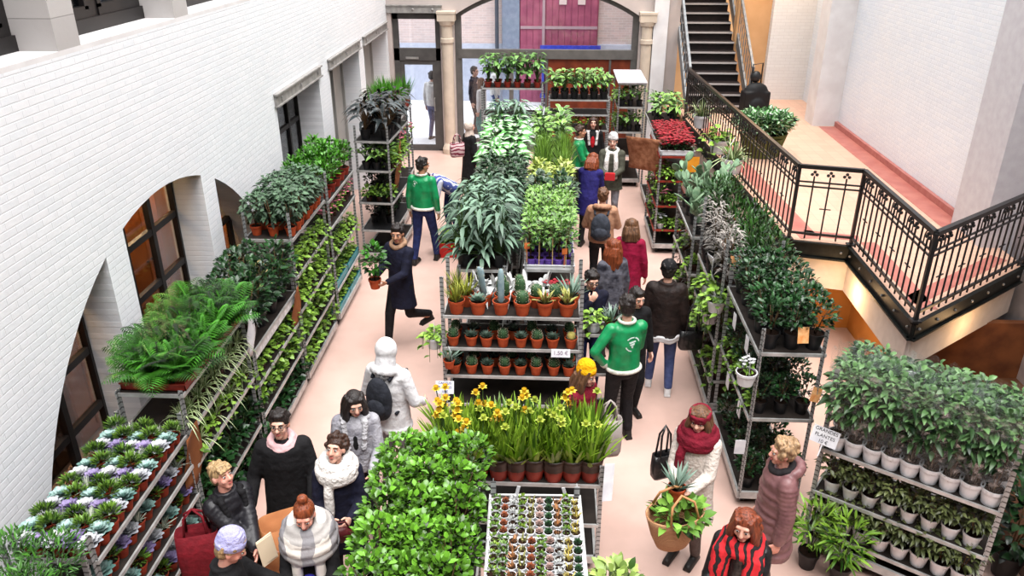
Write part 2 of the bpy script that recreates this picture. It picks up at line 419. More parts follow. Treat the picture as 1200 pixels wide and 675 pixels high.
# arch window frame following the curve
f = MB(); N = 40
for i in range(N):
    xa, xb = -2.27 + 4.27 * i / N, -2.27 + 4.27 * (i + 1) / N
    za, zb = zl_far(xa + 1e-4), zl_far(xb - 1e-4)
    vs = [(xa, YF + .1, za - .11), (xb, YF + .1, zb - .11), (xb, YF + .1, zb), (xa, YF + .1, za), (xa, YF + .22, za - .11), (xb, YF + .22, zb - .11), (xb, YF + .22, zb), (xa, YF + .22, za)]
    f.add(vs, [(0, 1, 2, 3), (7, 6, 5, 4), (0, 4, 5, 1)])
for (a, b_) in (((-2.27, y, 0), (-2.12, y + .1, 3.2)), ((1.85, y, 0), (2.0, y + .1, 3.2)), ((-2.2, y - .02, 2.24), (1.9, y + .1, 2.45)), ((-2.2, y, 0), (1.9, y + .1, .1)), ((-1.0, y, 0), (-.9, y + .08, 2.3))): f.bbox(a, b_)
w = f.obj('window_%d' % n_w, M('charcoal_frame', (104, 101, 98), (92, 90, 87), .5, .4, 5)); struct(w)
g = MB(); vs = []; fs = []
for i in range(N + 1):
    x = -2.2 + 4.13 * i / N; vs += [(x, y + .05, 2.4), (x, y + .05, zl_far(x) - .05)]
for i in range(N): fs.append((2 * i, 2 * i + 2, 2 * i + 3, 2 * i + 1))
g.add(vs, fs); g.bbox((-2.15, y + .04, .1), (-.1, y + .048, 2.25)); g.obj('pane', clear, w)
g = MB(); g.bbox((-.1, y + .02, .1), (1.85, y + .07, 2.25)); g.bbox((-.14, y - .01, .1), (-.08, y + .03, 2.25), 1); g.bbox((1.35, y - .01, .1), (1.4, y + .03, 2.25), 1); g.obj('wood_panel', [wood_red, frame_grey], w)

# street outside
mb = MB(); mb.bbox((-9, YF + .4, -.12), (9, 32, .02)); struct(mb.obj('street', M('pavement', (236, 236, 240), (220, 220, 226), .8, .2, 2)))
mauve = brickmat('mauve_street_brick', (214, 190, 186), (196, 176, 174), (220, 212, 212), 0)
mb = MB(); mb.bbox((-9, 25, 0), (9, 25.4, 5.2)); struct(mb.obj('wall_outside_street', mauve))
mb = MB(); mb.bbox((-9, 24.95, 0), (9, 25, 1.75)); struct(mb.obj('wall_outside_plinth', M('blue_grey_render', (190, 196, 214), (178, 184, 204), .8)))
mb = MB(); mb.bbox((-1.5, 24.85, 0), (-.98, 24.96, 7)); struct(mb.obj('trim_3', M('slate_blue_pier', (138, 150, 172), (126, 138, 160), .7)))
t = MB(); gm = M('mauve_garage_door', (176, 96, 122), (150, 76, 104), .55, .3, 3)
for i in range(12):
    t.bbox((-.95 + i * .19, 24.86, .02), (-.95 + i * .19 + .18, 24.93, 4.2))
t.bbox((-.97, 24.9, .02), (1.36, 24.96, 4.25)); o = t.obj('door_4', gm); struct(o)
t = MB(); t.bbox((-.3, 24.82, 0), (-.22, 24.88, 4.2)); t.bbox((-.95, 24.84, 2.2), (1.34, 24.88, 2.28)); t.obj('door_rail', M('pale_mauve_rail', (176, 150, 160)), o)
for k, x in enumerate((.3, .85)):
    t = MB(); t.box((x, 24.84, 2.98), (.22, .02, .17)); t.obj('notice', M('notice_paper', (225, 205, 205)), o)
t = MB(); t.tube([(-1.65, 24.8, 0), (-1.65, 24.8, 7)], .06, 10); tag(t.obj('drainpipe', M('dark_pipe', (70, 76, 88))), 'dark drainpipe on the street wall seen through the arched window', 'pipe')
t = thing('bench', 'long blue bench against the mauve garage door across the street', 'bench', (.55, 24.4, .02))
bl = M('bright_blue_paint', (70, 84, 200), (58, 70, 176), .5)
q = MB(); q.box((0, 0, 1.36), (1.8, .5, .06)); q.box((0, .24, 1.56), (1.8, .05, .36)); q.obj('seat', bl, t)
for x in (-.8, 0, .8):
    q = MB(); q.box((x, 0, .66), (.07, .45, 1.33)); q.obj('leg', bl, t)
q = MB(); q.box((0, 0, .3), (1.75, .4, .06)); q.obj('stretcher', bl, t)

# landing, stairs and the right-hand side
ZL = 1.45
E_, A_, B_, C_, D_ = V((2.83, 16.9)), V((3.2, 10.05)), V((3.95, 9.86)), V((3.92, 7.72)), V((5.85, 9.3))
tile_m, nt, b = nodes('beige_landing_tile')
t_ = nt.nodes.new('ShaderNodeTexCoord'); ck = nt.nodes.new('ShaderNodeTexBrick'); nt.links.new(t_.outputs['Object'], ck.inputs['Vector'])
ck.offset = 0; ck.inputs['Scale'].default_value = 1; ck.inputs['Brick Width'].default_value = .2; ck.inputs['Row Height'].default_value = .2; ck.inputs['Mortar Size'].default_value = .004
ck.inputs['Color1'].default_value = lin((230, 186, 160)); ck.inputs['Color2'].default_value = lin((222, 176, 150)); ck.inputs['Mortar'].default_value = lin((196, 160, 140))
nt.links.new(ck.outputs['Color'], b.inputs['Base Color']); b.inputs['Roughness'].default_value = .45
red_tile = M('red_border_tile', (198, 124, 110), (184, 106, 96), .45, .4, 5)
poly = [(2.83, 18.0), (2.83, 16.9), tuple(A_), tuple(B_), tuple(C_), tuple(D_), (5.85, 10.6), (5.85, 19.4), (4.2, 19.4), (4.2, 18.0)]
mb = MB()
for q in ([(4.2, 18.0), (2.83, 18.0), (2.83, 16.9), tuple(A_), (5.85, 10.05), (5.85, 18.0)], [(4.2, 19.4), (4.2, 18.0), (5.85, 18.0), (5.85, 19.4)], [tuple(A_), tuple(B_), (5.85, 10.05)], [tuple(B_), tuple(C_), tuple(D_), (5.85, 10.05)]): mb.prism(q, ZL - .1, ZL)
struct(mb.obj('floor_landing', tile_m))
mb = MB()
def strip(a, b_, w0, w1):
    a = V((a[0], a[1])); b_ = V((b_[0], b_[1])); d = (b_ - a).normalized(); n = V((-d.y, d.x))
    q = [a + n * w0, b_ + n * w0, b_ + n * w1, a + n * w1]
    mb.prism([tuple(p) for p in q], ZL - .002, ZL + .004)
strip((2.83, 16.9), A_, .16, .42); strip(A_ + V((.2, 0)), B_ + V((.12, 0)), .14, .34); strip(B_ + V((0, .1)), C_ + V((0, .3)), .16, .36); strip(C_ + V((.3, .25)), D_, .18, .38)
mb.prism([(5.42, 10.6), (5.74, 10.6), (5.74, 16.25), (5.42, 16.25)], ZL - .002, ZL + .004)
struct(mb.obj('trim_4', red_tile))
mb = MB(); mb.bbox((5.74, 10.6, ZL), (5.8, 16.3, ZL + .1)); struct(mb.obj('baseboard_right', M('brick_red_skirting', (196, 128, 118), (184, 112, 104), .6)))
# edge beam with bolts
mb = MB()
edge = [(2.83, 16.9), A_, B_, C_, D_]
for a, b_ in zip(edge[:-1], edge[1:]):
    a = V((a[0], a[1], 0)); b_ = V((b_[0], b_[1], 0)); d = (b_ - a).normalized()
    for z, w, h in ((ZL - .12, .03, .2), (ZL - .015, .1, .02), (ZL - .22, .1, .02)):
        mb.bar(a + V((0, 0, z)) - d * .02, b_ + V((0, 0, z)) + d * .02, w, h)
    L = (b_ - a).length; n = V((d.y, -d.x, 0))
    if n.dot(V((-1, -1, 0))) < 0: n = -n
    for i in range(max(2, int(L / .35))):
        p = a + d * (.1 + i * (L - .2) / max(1, int(L / .35) - 1)) + V((0, 0, ZL - .12)) + n * .02
        mb.ball(p, .018, 6, 4, 1)
struct(mb.obj('beam_landing', [black_steel, grey_steel]))
# soffit and the recess beneath
mb = MB(); cream_s = M('cream_soffit', (222, 210, 200), (212, 200, 190), .8)
for q in ([(2.95, 18.0), (2.95, 16.9), (3.3, 10.15), (5.85, 10.15), (5.85, 18.0)], [(3.3, 10.15), (4.05, 9.95), (5.85, 10.15)], [(4.05, 9.95), (4.03, 7.95), (5.85, 9.4), (5.85, 10.15)]): mb.prism(q, ZL - .68, ZL - .64)
for a, b_ in zip([(2.9, 16.9), (3.25, 10.1), (4.0, 9.91), (3.97, 7.84)], [(3.25, 10.1), (4.0, 9.91), (3.97, 7.84), (5.85, 9.36)]):
    mb.bar((a[0], a[1], ZL - .44), (b_[0], b_[1], ZL - .44), .05, .46)
struct(mb.obj('ceiling_under_landing', cream_s))
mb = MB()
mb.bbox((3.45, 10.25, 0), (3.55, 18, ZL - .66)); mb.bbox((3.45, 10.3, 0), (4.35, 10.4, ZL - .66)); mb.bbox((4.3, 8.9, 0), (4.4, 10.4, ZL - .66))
struct(mb.obj('wall_under_landing', ochre_glow))
mb = MB(); mb.bbox((4.4, 9.0, 0), (6.0, 9.1, ZL - .66)); struct(mb.obj('wall_under_landing_end', wood_brown))
mb = MB(); mb.bbox((4.3, 2.5, -.01), (6.1, 9.0, .012)); struct(mb.obj('floor_under_landing', M('dark_oak_boards', (92, 58, 36), (70, 42, 26), .5, .3, 3)))
# right wall with pilasters
mb = MB(); white_r = brickmat('white_brick_right', (238, 244, 252), (245, 249, 254), (232, 238, 246), 1, .2, .062)
mb = MB(); mb.bbox((5.8, 10.6, 0), (6.2, 20.4, 9.2)); struct(mb.obj('wall_right', white_r))
mb = MB(); mb.bbox((5.3, 16.3, ZL), (5.82, 16.85, 9.2)); struct(mb.obj('pilaster_2', plaster))
mb = MB(); mb.bbox((5.62, 9.95, 0), (6.2, 10.75, 9.2)); mb.bbox((5.58, 9.85, 0), (6.2, 9.97, 9.2)); struct(mb.obj('pilaster_3', M('grey_plaster', (214, 212, 216), (204, 200, 206), .8)))
mb = MB(); mb.bbox((6.0, -2.5, 0), (6.2, 9.9, 9.2)); struct(mb.obj('wall_right_near', M('shaded_mauve_plaster', (178, 168, 170), (164, 154, 156), .8)))  # shade of the turned wall put into a greyer colour
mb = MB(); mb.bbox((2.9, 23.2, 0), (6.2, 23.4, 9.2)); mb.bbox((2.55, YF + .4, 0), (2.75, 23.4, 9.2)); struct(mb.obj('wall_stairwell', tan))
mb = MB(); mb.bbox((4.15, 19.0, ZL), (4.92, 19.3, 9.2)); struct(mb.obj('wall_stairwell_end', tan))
mb = MB(); mb.bbox((4.88, 18.8, ZL), (5.9, 19.2, 9.2)); struct(mb.obj('wall_right_end', white_x))
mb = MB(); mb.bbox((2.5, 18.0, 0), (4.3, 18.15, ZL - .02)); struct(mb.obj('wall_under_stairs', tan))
# stairs
mb = MB(); SX0, SX1 = 2.98, 4.12; n = 16; r_, q_ = .18, .27
for k in range(n):
    y0 = 17.3 + k * q_; z = ZL + (k + 1) * r_
    mb.bbox((SX0, y0 + .03, z - r_), (SX1, y0 + .05, z - .03), 0)
    mb.bbox((SX0, y0 - .01, z - .03), (SX1, y0 + q_ + .03, z), 0)
    mb.bbox((SX0, y0 - .022, z - .034), (SX1, y0 - .008, z + .003), 1)
struct(mb.obj('staircase', [M('dark_stair', (22, 16, 16), (34, 24, 24), .6), M('steel_nosing', (186, 180, 178), None, .4, .5)]))

def finial(m, p, s=1.0):
    for dx, dz in ((-.017, 0), (.017, 0), (0, .02)):
        m.ball((p[0] + dx * s, p[1], p[2] + dz * s), .013 * s, 6, 4)
# wrought-iron railing round the landing: one welded thing
iron = M('black_iron', (22, 22, 23), (32, 31, 32), .4, .5, 20)
rail = thing('landing_railing', 'black wrought-iron railing with trefoil finials along the tiled landing', 'railing', (3.9, 9.8, ZL))
o3 = V((3.9, 9.8, ZL))
def rp(p, z): return V((p[0], p[1], ZL + z)) - o3
mb = MB(); ml = MB(); mt2 = MB()
for a, b_ in zip(edge[:-1], edge[1:]):
    mb.bar(rp(a, 1.0), rp(b_, 1.0), .055, .05)
    ml.bar(rp(a, .1), rp(b_, .1), .025, .03)
    for z in (.74, .8): mt2.bar(rp(a, z), rp(b_, z), .016, .02)
mb.obj('handrail', iron, rail); ml.obj('bottom_rail', iron, rail); mt2.obj('double_rail', iron, rail)
for p in edge:
    m = MB(); m.box(rp(p, .5), (.04, .04, 1.0)); m.box(rp(p, .01), (.1, .1, .02)); m.obj('post', iron, rail)
for a, b_ in zip(edge[:-1], edge[1:]):
    a = V((a[0], a[1])); b_ = V((b_[0], b_[1])); L = (b_ - a).length; nb = max(3, round(L / .17)) if L > 1 else 3; d = (b_ - a) / L
    ang = math.atan2(d.y, d.x)
    for i in range(1, nb + 1 if nb > 3 else 4):
        t = i / (nb + 1) if nb > 3 else i / 4
        p = a.lerp(b_, t); m = MB(); R = Matrix.Rotation(ang, 3, 'Z')
        tall = (i % 3 == 0) and nb > 3
        m.tube([(0, 0, .03), (0, 0, .97 if tall else .88)], .0115, 6)
        if not tall: finial(m, (0, 0, .9), 1.7)
        if i % 3 == 1 and nb > 3:      # little hoop over the finial
            s_ = L / (nb + 1)
            m.tube([(-s_ * .5, 0, .8)] + [(s_ * .5 * -math.cos(PI * k / 8), 0, .88 + .09 * math.sin(PI * k / 8)) for k in range(9)] + [(s_ * .5, 0, .8)], .008, 6)
        if i % 3 == 2: m.bar((-.07, 0, .45), (.07, 0, .45), .012)
        m.v = [tuple(R @ V(v) + rp(p, 0)) for v in m.v]
        m.obj('baluster', iron, rail)
# stair balustrades
lat_m = M('grey_lattice', (128, 132, 134), (104, 108, 112), .45, .4, 10, metal=.3)
for k, (x, lbl) in enumerate(((2.9, 'grey steel balustrade on the outer side of the dark staircase'), (4.2, 'grey steel balustrade with lattice on the wall side of the dark staircase'))):
    t = thing('stair_balustrade', lbl, 'railing', (x, 17.2, ZL)); n = 15; dz, dy = .18 / .27, 1
    m = MB(); m.bar((0, 0, .98), (0, 4, .98 + 4 * dz), .05, .05); m.obj('handrail', lat_m, t)
    m = MB(); m.bar((0, -.05, .06), (0, 4, .1 + 4 * dz), .04, .24); m.obj('stringer', lat_m, t)
    m = MB(); m.box((0, 0, .5), (.05, .05, 1.0)); m.obj('post', lat_m, t)
    for i in range(1, 20):
        m = MB(); yy = i * .2
        m.bar((0, yy, .2 + yy * dz), (0, yy, .96 + yy * dz), .012)
        m.tube([(0, yy - .09 + .18 * 0, .45 + yy * dz), (0, yy - .03, .6 + yy * dz), (0, yy - .09, .75 + yy * dz)], .007, 5)
        m.obj('baluster', lat_m, t)
# atrium walls out of frame that close the hall
mb = MB(); mb.bbox((-4.3, -2.7, 0), (6.2, -2.5, 9.2)); struct(mb.obj('wall_near', M('dark_brick_paint', (96, 84, 78), (80, 70, 64), .8)))
# lamps the place has
def point(name, loc, e, c, r=.15):
    l = bpy.data.lights.new(name, 'POINT'); l.energy = e; l.color = c; l.shadow_soft_size = r
    o = bpy.data.objects.new(name, l); COL.objects.link(o); o.location = loc; return o
WARM = (1, .62, .3)
for i, y in enumerate((4.8, 6.6, 8.3, 9.8)): point('shop_lamp', (-4.75, y, 2.9), 55, WARM)
point('landing_lamp', (3.75, 9.4, .95), 14, WARM, .08)
point('landing_lamp', (5.1, 8.3, 1.0), 10, WARM, .08)
point('stairwell_lamp', (4.6, 17.9, 5.2), 90, WARM)
# daylight through the glass roof
W = bpy.data.worlds.new('World'); SC.world = W; W.use_nodes = True
W.node_tree.nodes['Background'].inputs[0].default_value = (1, 1, 1, 1)
W.node_tree.nodes['Background'].inputs[1].default_value = 2.1
sun = bpy.data.lights.new('sun', 'SUN'); sun.energy = 5.6; sun.angle = math.radians(50); sun.color = (1, .98, .97)
so = bpy.data.objects.new('sun', sun); COL.objects.link(so); so.rotation_euler = (math.radians(14), math.radians(8), 0)
# camera
cam = bpy.data.cameras.new('camera'); cam.lens = 935 / 1200 * 36; cam.sensor_width = 36; cam.clip_end = 200
co = bpy.data.objects.new('camera', cam); COL.objects.link(co); co.location = (0, 0, 5.4)
co.rotation_euler = (math.radians(90 - 25.3264), 0, math.radians(2.7673)); SC.camera = co
SC.view_settings.view_transform = 'Standard'; SC.view_settings.look = 'None'; SC.view_settings.gamma = 1; SC.view_settings.exposure = 0
try: SC.view_settings.use_curve_mapping = False
except Exception: pass
SC.cycles.max_bounces = 8; SC.cycles.diffuse_bounces = 1; SC.cycles.glossy_bounces = 3; SC.cycles.transparent_max_bounces = 16; SC.cycles.transmission_bounces = 4
SC.cycles.use_denoising = True; SC.cycles.caustics_reflective = False; SC.cycles.caustics_refractive = False
# ------------------------------------------------------------------ trolleys
def perforated(name, c, metal=.6):
    m, nt, b = nodes(name)
    t = nt.nodes.new('ShaderNodeTexCoord'); sp = nt.nodes.new('ShaderNodeSeparateXYZ'); nt.links.new(t.outputs['Object'], sp.inputs[0])
    f = math_(nt, 'LESS_THAN', math_(nt, 'FRACT', math_(nt, 'MULTIPLY', sp.outputs[2], 20)), .25)
    nt.links.new(mixc(nt, f, lin(c), lin((84, 84, 84))), b.inputs['Base Color']); b.inputs['Metallic'].default_value = metal; b.inputs['Roughness'].default_value = .42
    return m
steel_post = perforated('perforated_steel', (170, 172, 172), .35)
steel_edge = M('shelf_edge_steel', (198, 198, 196), (168, 168, 166), .42, .5, 10, metal=.3)
ply = M('grey_brown_plywood', (52, 45, 41), (36, 31, 29), .7, .2, 5)
caster_m = M('black_rubber', (24, 24, 24), None, .6)
def trolley(x, y, ang, shelves, label, ph=1.9, L=1.40, Dp=.56, edge=None, deck=None, posts=(1, 1, 1, 1)):
    t = thing('plant_trolley', label, 'trolley', (x, y, 0), ang, 'steel plant trolleys')
    m = MB(); m.bbox((-L / 2, -Dp / 2, .13), (L / 2, Dp / 2, .17)); m.bbox((-L / 2, -Dp / 2 - .005, .11), (L / 2, -Dp / 2 + .02, .19), 1); m.bbox((-L / 2, Dp / 2 - .02, .11), (L / 2, Dp / 2 + .005, .19), 1)
    m.bbox((-L / 2 - .005, -Dp / 2, .11), (-L / 2 + .02, Dp / 2, .19), 1); m.bbox((L / 2 - .02, -Dp / 2, .11), (L / 2 + .005, Dp / 2, .19), 1)
    m.obj('base', [ply, steel_edge], t)
    for i, (sx, sy) in enumerate(((-1, -1), (1, -1), (1, 1), (-1, 1))):
        c = MB(); c.lathe([(0, -.018), (.05, -.018), (.055, 0), (.05, .018), (0, .018)], (sx * (L / 2 - .12), sy * (Dp / 2 - .08), .055), 14, 0, axis=Matrix.Rotation(PI / 2, 3, 'X')); c.box((sx * (L / 2 - .12), sy * (Dp / 2 - .08), .105), (.07, .06, .02)); c.obj('caster', caster_m, t)
        p = MB(); px, py = sx * (L / 2 + .012), sy * (Dp / 2 - .02); h = ph * posts[i]
        p.bbox((px - .018, py - .003, .12), (px + .018, py + .003, h)); p.bbox((px - sx * .018 - .003, py - .018, .12), (px - sx * .018 + .003, py + .018, h)); p.obj('post', steel_post, t)
    for z in shelves:
        m = MB(); m.bbox((-L / 2, -Dp / 2, z - .02), (L / 2, Dp / 2, z), 0)
        for s_ in (-1, 1):
            m.bbox((-L / 2 - .004, s_ * Dp / 2 - .008, z - .026), (L / 2 + .004, s_ * Dp / 2 + .008, z + .006), 1)
            m.bbox((s_ * L / 2 - .008, -Dp / 2, z - .026), (s_ * L / 2 + .008, Dp / 2, z + .006), 1)
        m.obj('shelf', [deck or ply, edge or steel_edge], t)
    return t

# ------------------------------------------------------------------ pots
soil = M('potting_soil', (46, 32, 24), (30, 20, 15), .95, .1, 40)
terracotta = M('terracotta', (190, 84, 46), (168, 66, 36), .7, .25, 14)
redpot = M('dull_red_plastic', (150, 52, 36), (128, 40, 30), .5, .35, 10)
white_pl = M('white_plastic', (238, 238, 240), (226, 226, 230), .4, .4, 9)
black_pl = M('black_plastic', (22, 22, 24), (32, 32, 34), .45, .4, 9)
purple_pl = M('violet_plastic', (116, 84, 178), (98, 66, 160), .4, .4, 9)
brown_pl = M('brown_plastic', (70, 42, 34), (54, 32, 26), .5, .3, 9)
PM = {}
def pot(kind, r, h, mat, n=16, square=False):
    if kind in PM: return PM[kind]
    m = MB(); rb = r * .72
    m.lathe([(0, 0), (rb, 0), (r * .94, h * .78), (r * .94, h * .8), (r * 1.02, h * .8), (r * 1.04, h), (r * .95, h), (r * .93, h * .88)], n=n)
    m.disc((0, 0, 0), r * .935, n, 1, h * .885)
    PM[kind] = (m.mesh(kind, [mat, soil], True, .7), h * .88, r)
    return PM[kind]
pot('terra_s', .055, .085, M('dark_terracotta', (150, 58, 36), (124, 44, 28), .7, .25, 14)); pot('terra_m', .068, .115, terracotta); pot('terra_l', .08, .13, terracotta)
pot('white_m', .09, .15, white_pl); pot('white_l', .1, .17, white_pl); pot('black_m', .085, .16, black_pl); pot('black_s', .06, .1, black_pl)
pot('red_s', .06, .09, redpot); pot('red_m', .075, .11, redpot); pot('violet_s', .065, .11, purple_pl); pot('brown_s', .055, .08, brown_pl); pot('brown_m', .08, .14, brown_pl)
pot('white_xs', .028, .04, white_pl, 10); pot('white_s', .055, .09, white_pl); pot('hang_w', .1, .14, white_pl)

# ------------------------------------------------------------------ foliage
def sph(rng, zmin=-.2):
    while True:
        p = V((rng.uniform(-1, 1), rng.uniform(-1, 1), rng.uniform(zmin, 1)))
        if .05 < p.length < 1: return p
def bushy(rng, z0, R=.14, H=.3, n=110, L=.07, w=.035, stem=True, low=.15, droop=.25, tilt=.4, nl=3, fold=.3):
    """rounded crown of leaves on thin stems"""
    m = MB()
    if stem:
        for i in range(4):
            a = rng.uniform(0, 2 * PI); m.tube([(0, 0, z0 - .01), (math.cos(a) * R * .25, math.sin(a) * R * .25, z0 + H * .45), (math.cos(a) * R * .5, math.sin(a) * R * .5, z0 + H * .8)], [.006, .004, .002], 5, 1)
    for i in range(n):
        q = sph(rng, -1); q *= (rng.uniform(.72, 1) / max(q.length, .3)) ** .6
        p = V((q.x * R, q.y * R, z0 + H * low + (H * (1 - low)) * (q.z * .5 + .5)))
        out = V((q.x, q.y, q.z * .4 + tilt)); out += V((rng.gauss(0, .35), rng.gauss(0, .35), rng.gauss(0, .25)))
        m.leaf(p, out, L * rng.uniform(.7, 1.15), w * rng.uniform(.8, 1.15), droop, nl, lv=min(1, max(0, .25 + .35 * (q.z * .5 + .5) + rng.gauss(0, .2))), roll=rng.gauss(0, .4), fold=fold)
    return m
def fern(rng, z0, R=.34, n=20, pairs=15, H=.35):
    m = MB()
    for i in range(n):
        a = 2 * PI * i / n * 1.618 * 2 + rng.uniform(-.3, .3); el = rng.uniform(.55, 1.5); L = R * rng.uniform(.75, 1.25) * (1.1 if el > 1 else 1)
        d = V((math.cos(a) * math.cos(el), math.sin(a) * math.cos(el), math.sin(el))); lv = rng.uniform(0, .8)
        pts = [V((0, 0, z0)) + d * (L * t) - V((0, 0, 1)) * (L * .42 * t * t * (1.3 - .3 * el)) for t in [k / (pairs) for k in range(pairs + 1)]]
        m.tube(pts[::3] + [pts[-1]], .0025, 4, 0)
        for k in range(2, pairs + 1):
            t = k / pairs; tan_ = (pts[k] - pts[k - 1]).normalized(); side = tan_.cross(V((0, 0, 1))).normalized()
            ll = L * .3 * math.sin(PI * min(1, .18 + t * .8)) ** .8
            for s_ in (-1, 1):
                m.leaf(pts[k], side * s_ + tan_ * .45, ll, L * .033, .3, 1, lv=lv + rng.uniform(-.12, .12), fold=.1)
    return m
def blades(rng, z0, n=34, L=.3, w=.016, spread=.9, droop=.6, nl=4, r0=.02, m=None, mi=0):
    m = m or MB()
    for i in range(n):
        a = rng.uniform(0, 2 * PI); el = PI / 2 - spread * rng.uniform(.1, 1)
        d = V((math.cos(a) * math.cos(el), math.sin(a) * math.cos(el), math.sin(el)))
        m.leaf((math.cos(a) * r0 * rng.random(), math.sin(a) * r0 * rng.random(), z0 - .005), d, L * rng.uniform(.65, 1.1), w * rng.uniform(.8, 1.2), droop * math.cos(el) * 1.3 + .04, nl, lv=rng.uniform(.1, .95), fold=.35, m=mi, prof=(.6, 1, .9, .6, 0) if nl == 4 else None)
    return m
def rosette(rng, z0, R=.07, layers=4, per=8, w=.5, fold=.5):
    m = MB()
    for k in range(layers):
        el = .25 + k * (1.1 / layers); L = R * (1 - .17 * k)
        for i in range(per - k):
            a = 2 * PI * i / (per - k) + k * .4
            d = V((math.cos(a) * math.cos(el), math.sin(a) * math.cos(el), math.sin(el)))
            m.leaf((0, 0, z0 + .006 * k), d, L, L * w, -.25, 3, lv=min(1, .25 + .2 * k + rng.uniform(-.1, .15)), fold=fold, prof=(.45, .95, .9, 0))
    return m
def flathead(rng, z0, R=.085):
    m = MB(); z0 += .02
    for k in range(5):
        el = .12 + k * .26; L = R * (1 - .17 * k); n = 9 - k
        for i in range(n):
            a = 2 * PI * i / n + k * .55 + rng.uniform(-.1, .1)
            d = V((math.cos(a) * math.cos(el), math.sin(a) * math.cos(el), math.sin(el)))
            m.leaf((0, 0, z0 + .006 * k), d, L, L * .72, -.15, 4, lv=min(1, .15 + .2 * k + rng.uniform(-.15, .2)), fold=.35, prof=(.35, .9, 1.05, .8, .25), roll=rng.gauss(0, .12))
    return m
def ruffle(rng, z0, R=.07):
    """tight frilly head of curled bracts"""
    m = MB()
    for k in range(5):
        el = .05 + k * .24; L = R * (1 - .15 * k)
        for i in range(9 - k):
            a = 2 * PI * i / (9 - k) + k * .5 + rng.uniform(-.1, .1)
            d = V((math.cos(a) * math.cos(el), math.sin(a) * math.cos(el), math.sin(el)))
            m.leaf((0, 0, z0 + .01 * k), d, L, L * .75, rng.uniform(-.5, .2), 3, lv=rng.uniform(.2, 1), fold=rng.uniform(-.4, .7), prof=(.4, .9, 1.1, .7), roll=rng.gauss(0, .2))
    return m
def tuft(rng, z0, R=.07, H=.1, n=70):
    m = MB()
    for i in range(n):
        q = sph(rng, 0); q.normalize()
        p = V((q.x * R * .55, q.y * R * .55, z0 + H * .3 + q.z * H * .45))
        m.leaf(p, q + V((rng.gauss(0, .3), rng.gauss(0, .3), .35)), R * rng.uniform(.5, .9), .012, .1, 2, lv=rng.uniform(0, 1) * (.4 + .6 * q.z), fold=.4)
    return m
def broad(rng, z0, n=16, H=.35, L=.2, w=.11, R=.1, droop=.35, tilt=.7, stems=True, fold=.2, hmin=.35):
    """large leaves each on a long stalk"""
    m = MB()
    for i in range(n):
        a = 2 * PI * i * .381 + rng.uniform(-.2, .2); h = H * rng.uniform(hmin, 1); r = R * rng.uniform(.4, 1.2) * (1.25 - h / H * .5)
        p = V((math.cos(a) * r, math.sin(a) * r, z0 + h)); d = V((math.cos(a), math.sin(a), tilt * rng.uniform(-.1, 1)))
        if stems: m.tube([(0, 0, z0 - .01), (p.x * .45, p.y * .45, z0 + h * .6), tuple(p)], [.005, .004, .003], 5, 1, False)
        m.leaf(p, d, L * rng.uniform(.75, 1.1), w * rng.uniform(.8, 1.1), droop, 4, lv=rng.uniform(.05, .95), fold=fold, roll=rng.gauss(0, .25), prof=(.35, .95, 1, .6, 0))
    return m
def trailing(rng, z0, n=7, drop=.2, L=.07, w=.05, R=.075, per=5):
    """heart-shaped leaves spilling over the rim"""
    m = MB()
    for i in range(n):
        a = 2 * PI * i / n + rng.uniform(-.3, .3); out = R * rng.uniform(1, 1.6); dd = drop * rng.uniform(.35, 1)
        pts = [V((0, 0, z0)), V((math.cos(a) * out * .7, math.sin(a) * out * .7, z0 + .07)), V((math.cos(a) * out * 1.15, math.sin(a) * out * 1.15, z0 + .02)), V((math.cos(a) * out * 1.25, math.sin(a) * out * 1.25, z0 - dd))]
        m.tube(pts, .003, 4, 1, False)
        for k in range(per):
            t = (k + .5) / per * 3; s_ = min(2, int(t)); p = pts[s_].lerp(pts[s_ + 1], t - s_)
            aa = a + rng.uniform(-1.3, 1.3)
            m.leaf(p, (math.cos(aa), math.sin(aa), rng.uniform(.0, .6)), L * rng.uniform(.7, 1.1), w, .4, 3, lv=rng.uniform(.1, .95), fold=.2, prof=(.5, 1, .7, 0), roll=rng.gauss(0, .3))
    for k in range(14):
        aa = rng.uniform(0, 2 * PI)
        m.leaf((math.cos(aa) * R * .5, math.sin(aa) * R * .5, z0 + rng.uniform(.03, .12)), (math.cos(aa), math.sin(aa), rng.uniform(.2, 1)), L, w, .4, 3, lv=rng.uniform(.3, 1), prof=(.5, 1, .7, 0))
    return m
def ribbed(m, c, r, h, ribs=11, mi=0, top=.25, lean=(0, 0)):
    prof = [(0.55, 0), (.92, .1), (1, .35), (1, .7), (.85, .9), (.5, .98), (0.05, 1.0)]
    vs = []; fs = []; n = ribs * 2
    for (a, z) in prof:
        for j in range(n):
            t = 2 * PI * j / n; rr = r * a * (1 if j % 2 == 0 else .8)
            vs.append((c[0] + rr * math.cos(t) + lean[0] * z * h, c[1] + rr * math.sin(t) + lean[1] * z * h, c[2] + z * h))
    for i in range(len(prof) - 1):
        for j in range(n): fs.append((i * n + j, i * n + (j + 1) % n, (i + 1) * n + (j + 1) % n, (i + 1) * n + j))
    b0 = len(m.v); m.add(vs, fs, mi)
    for j in range(0, n, 2):
        for i in range(1, len(prof) - 1):
            p = V(vs[i * n + j]); o = V((math.cos(2 * PI * j / n), math.sin(2 * PI * j / n), .3)) * r * .28
            m.add([p + V((0, 0, .004)), p - V((0, 0, .004)), p + o], [(0, 1, 2)], 1)
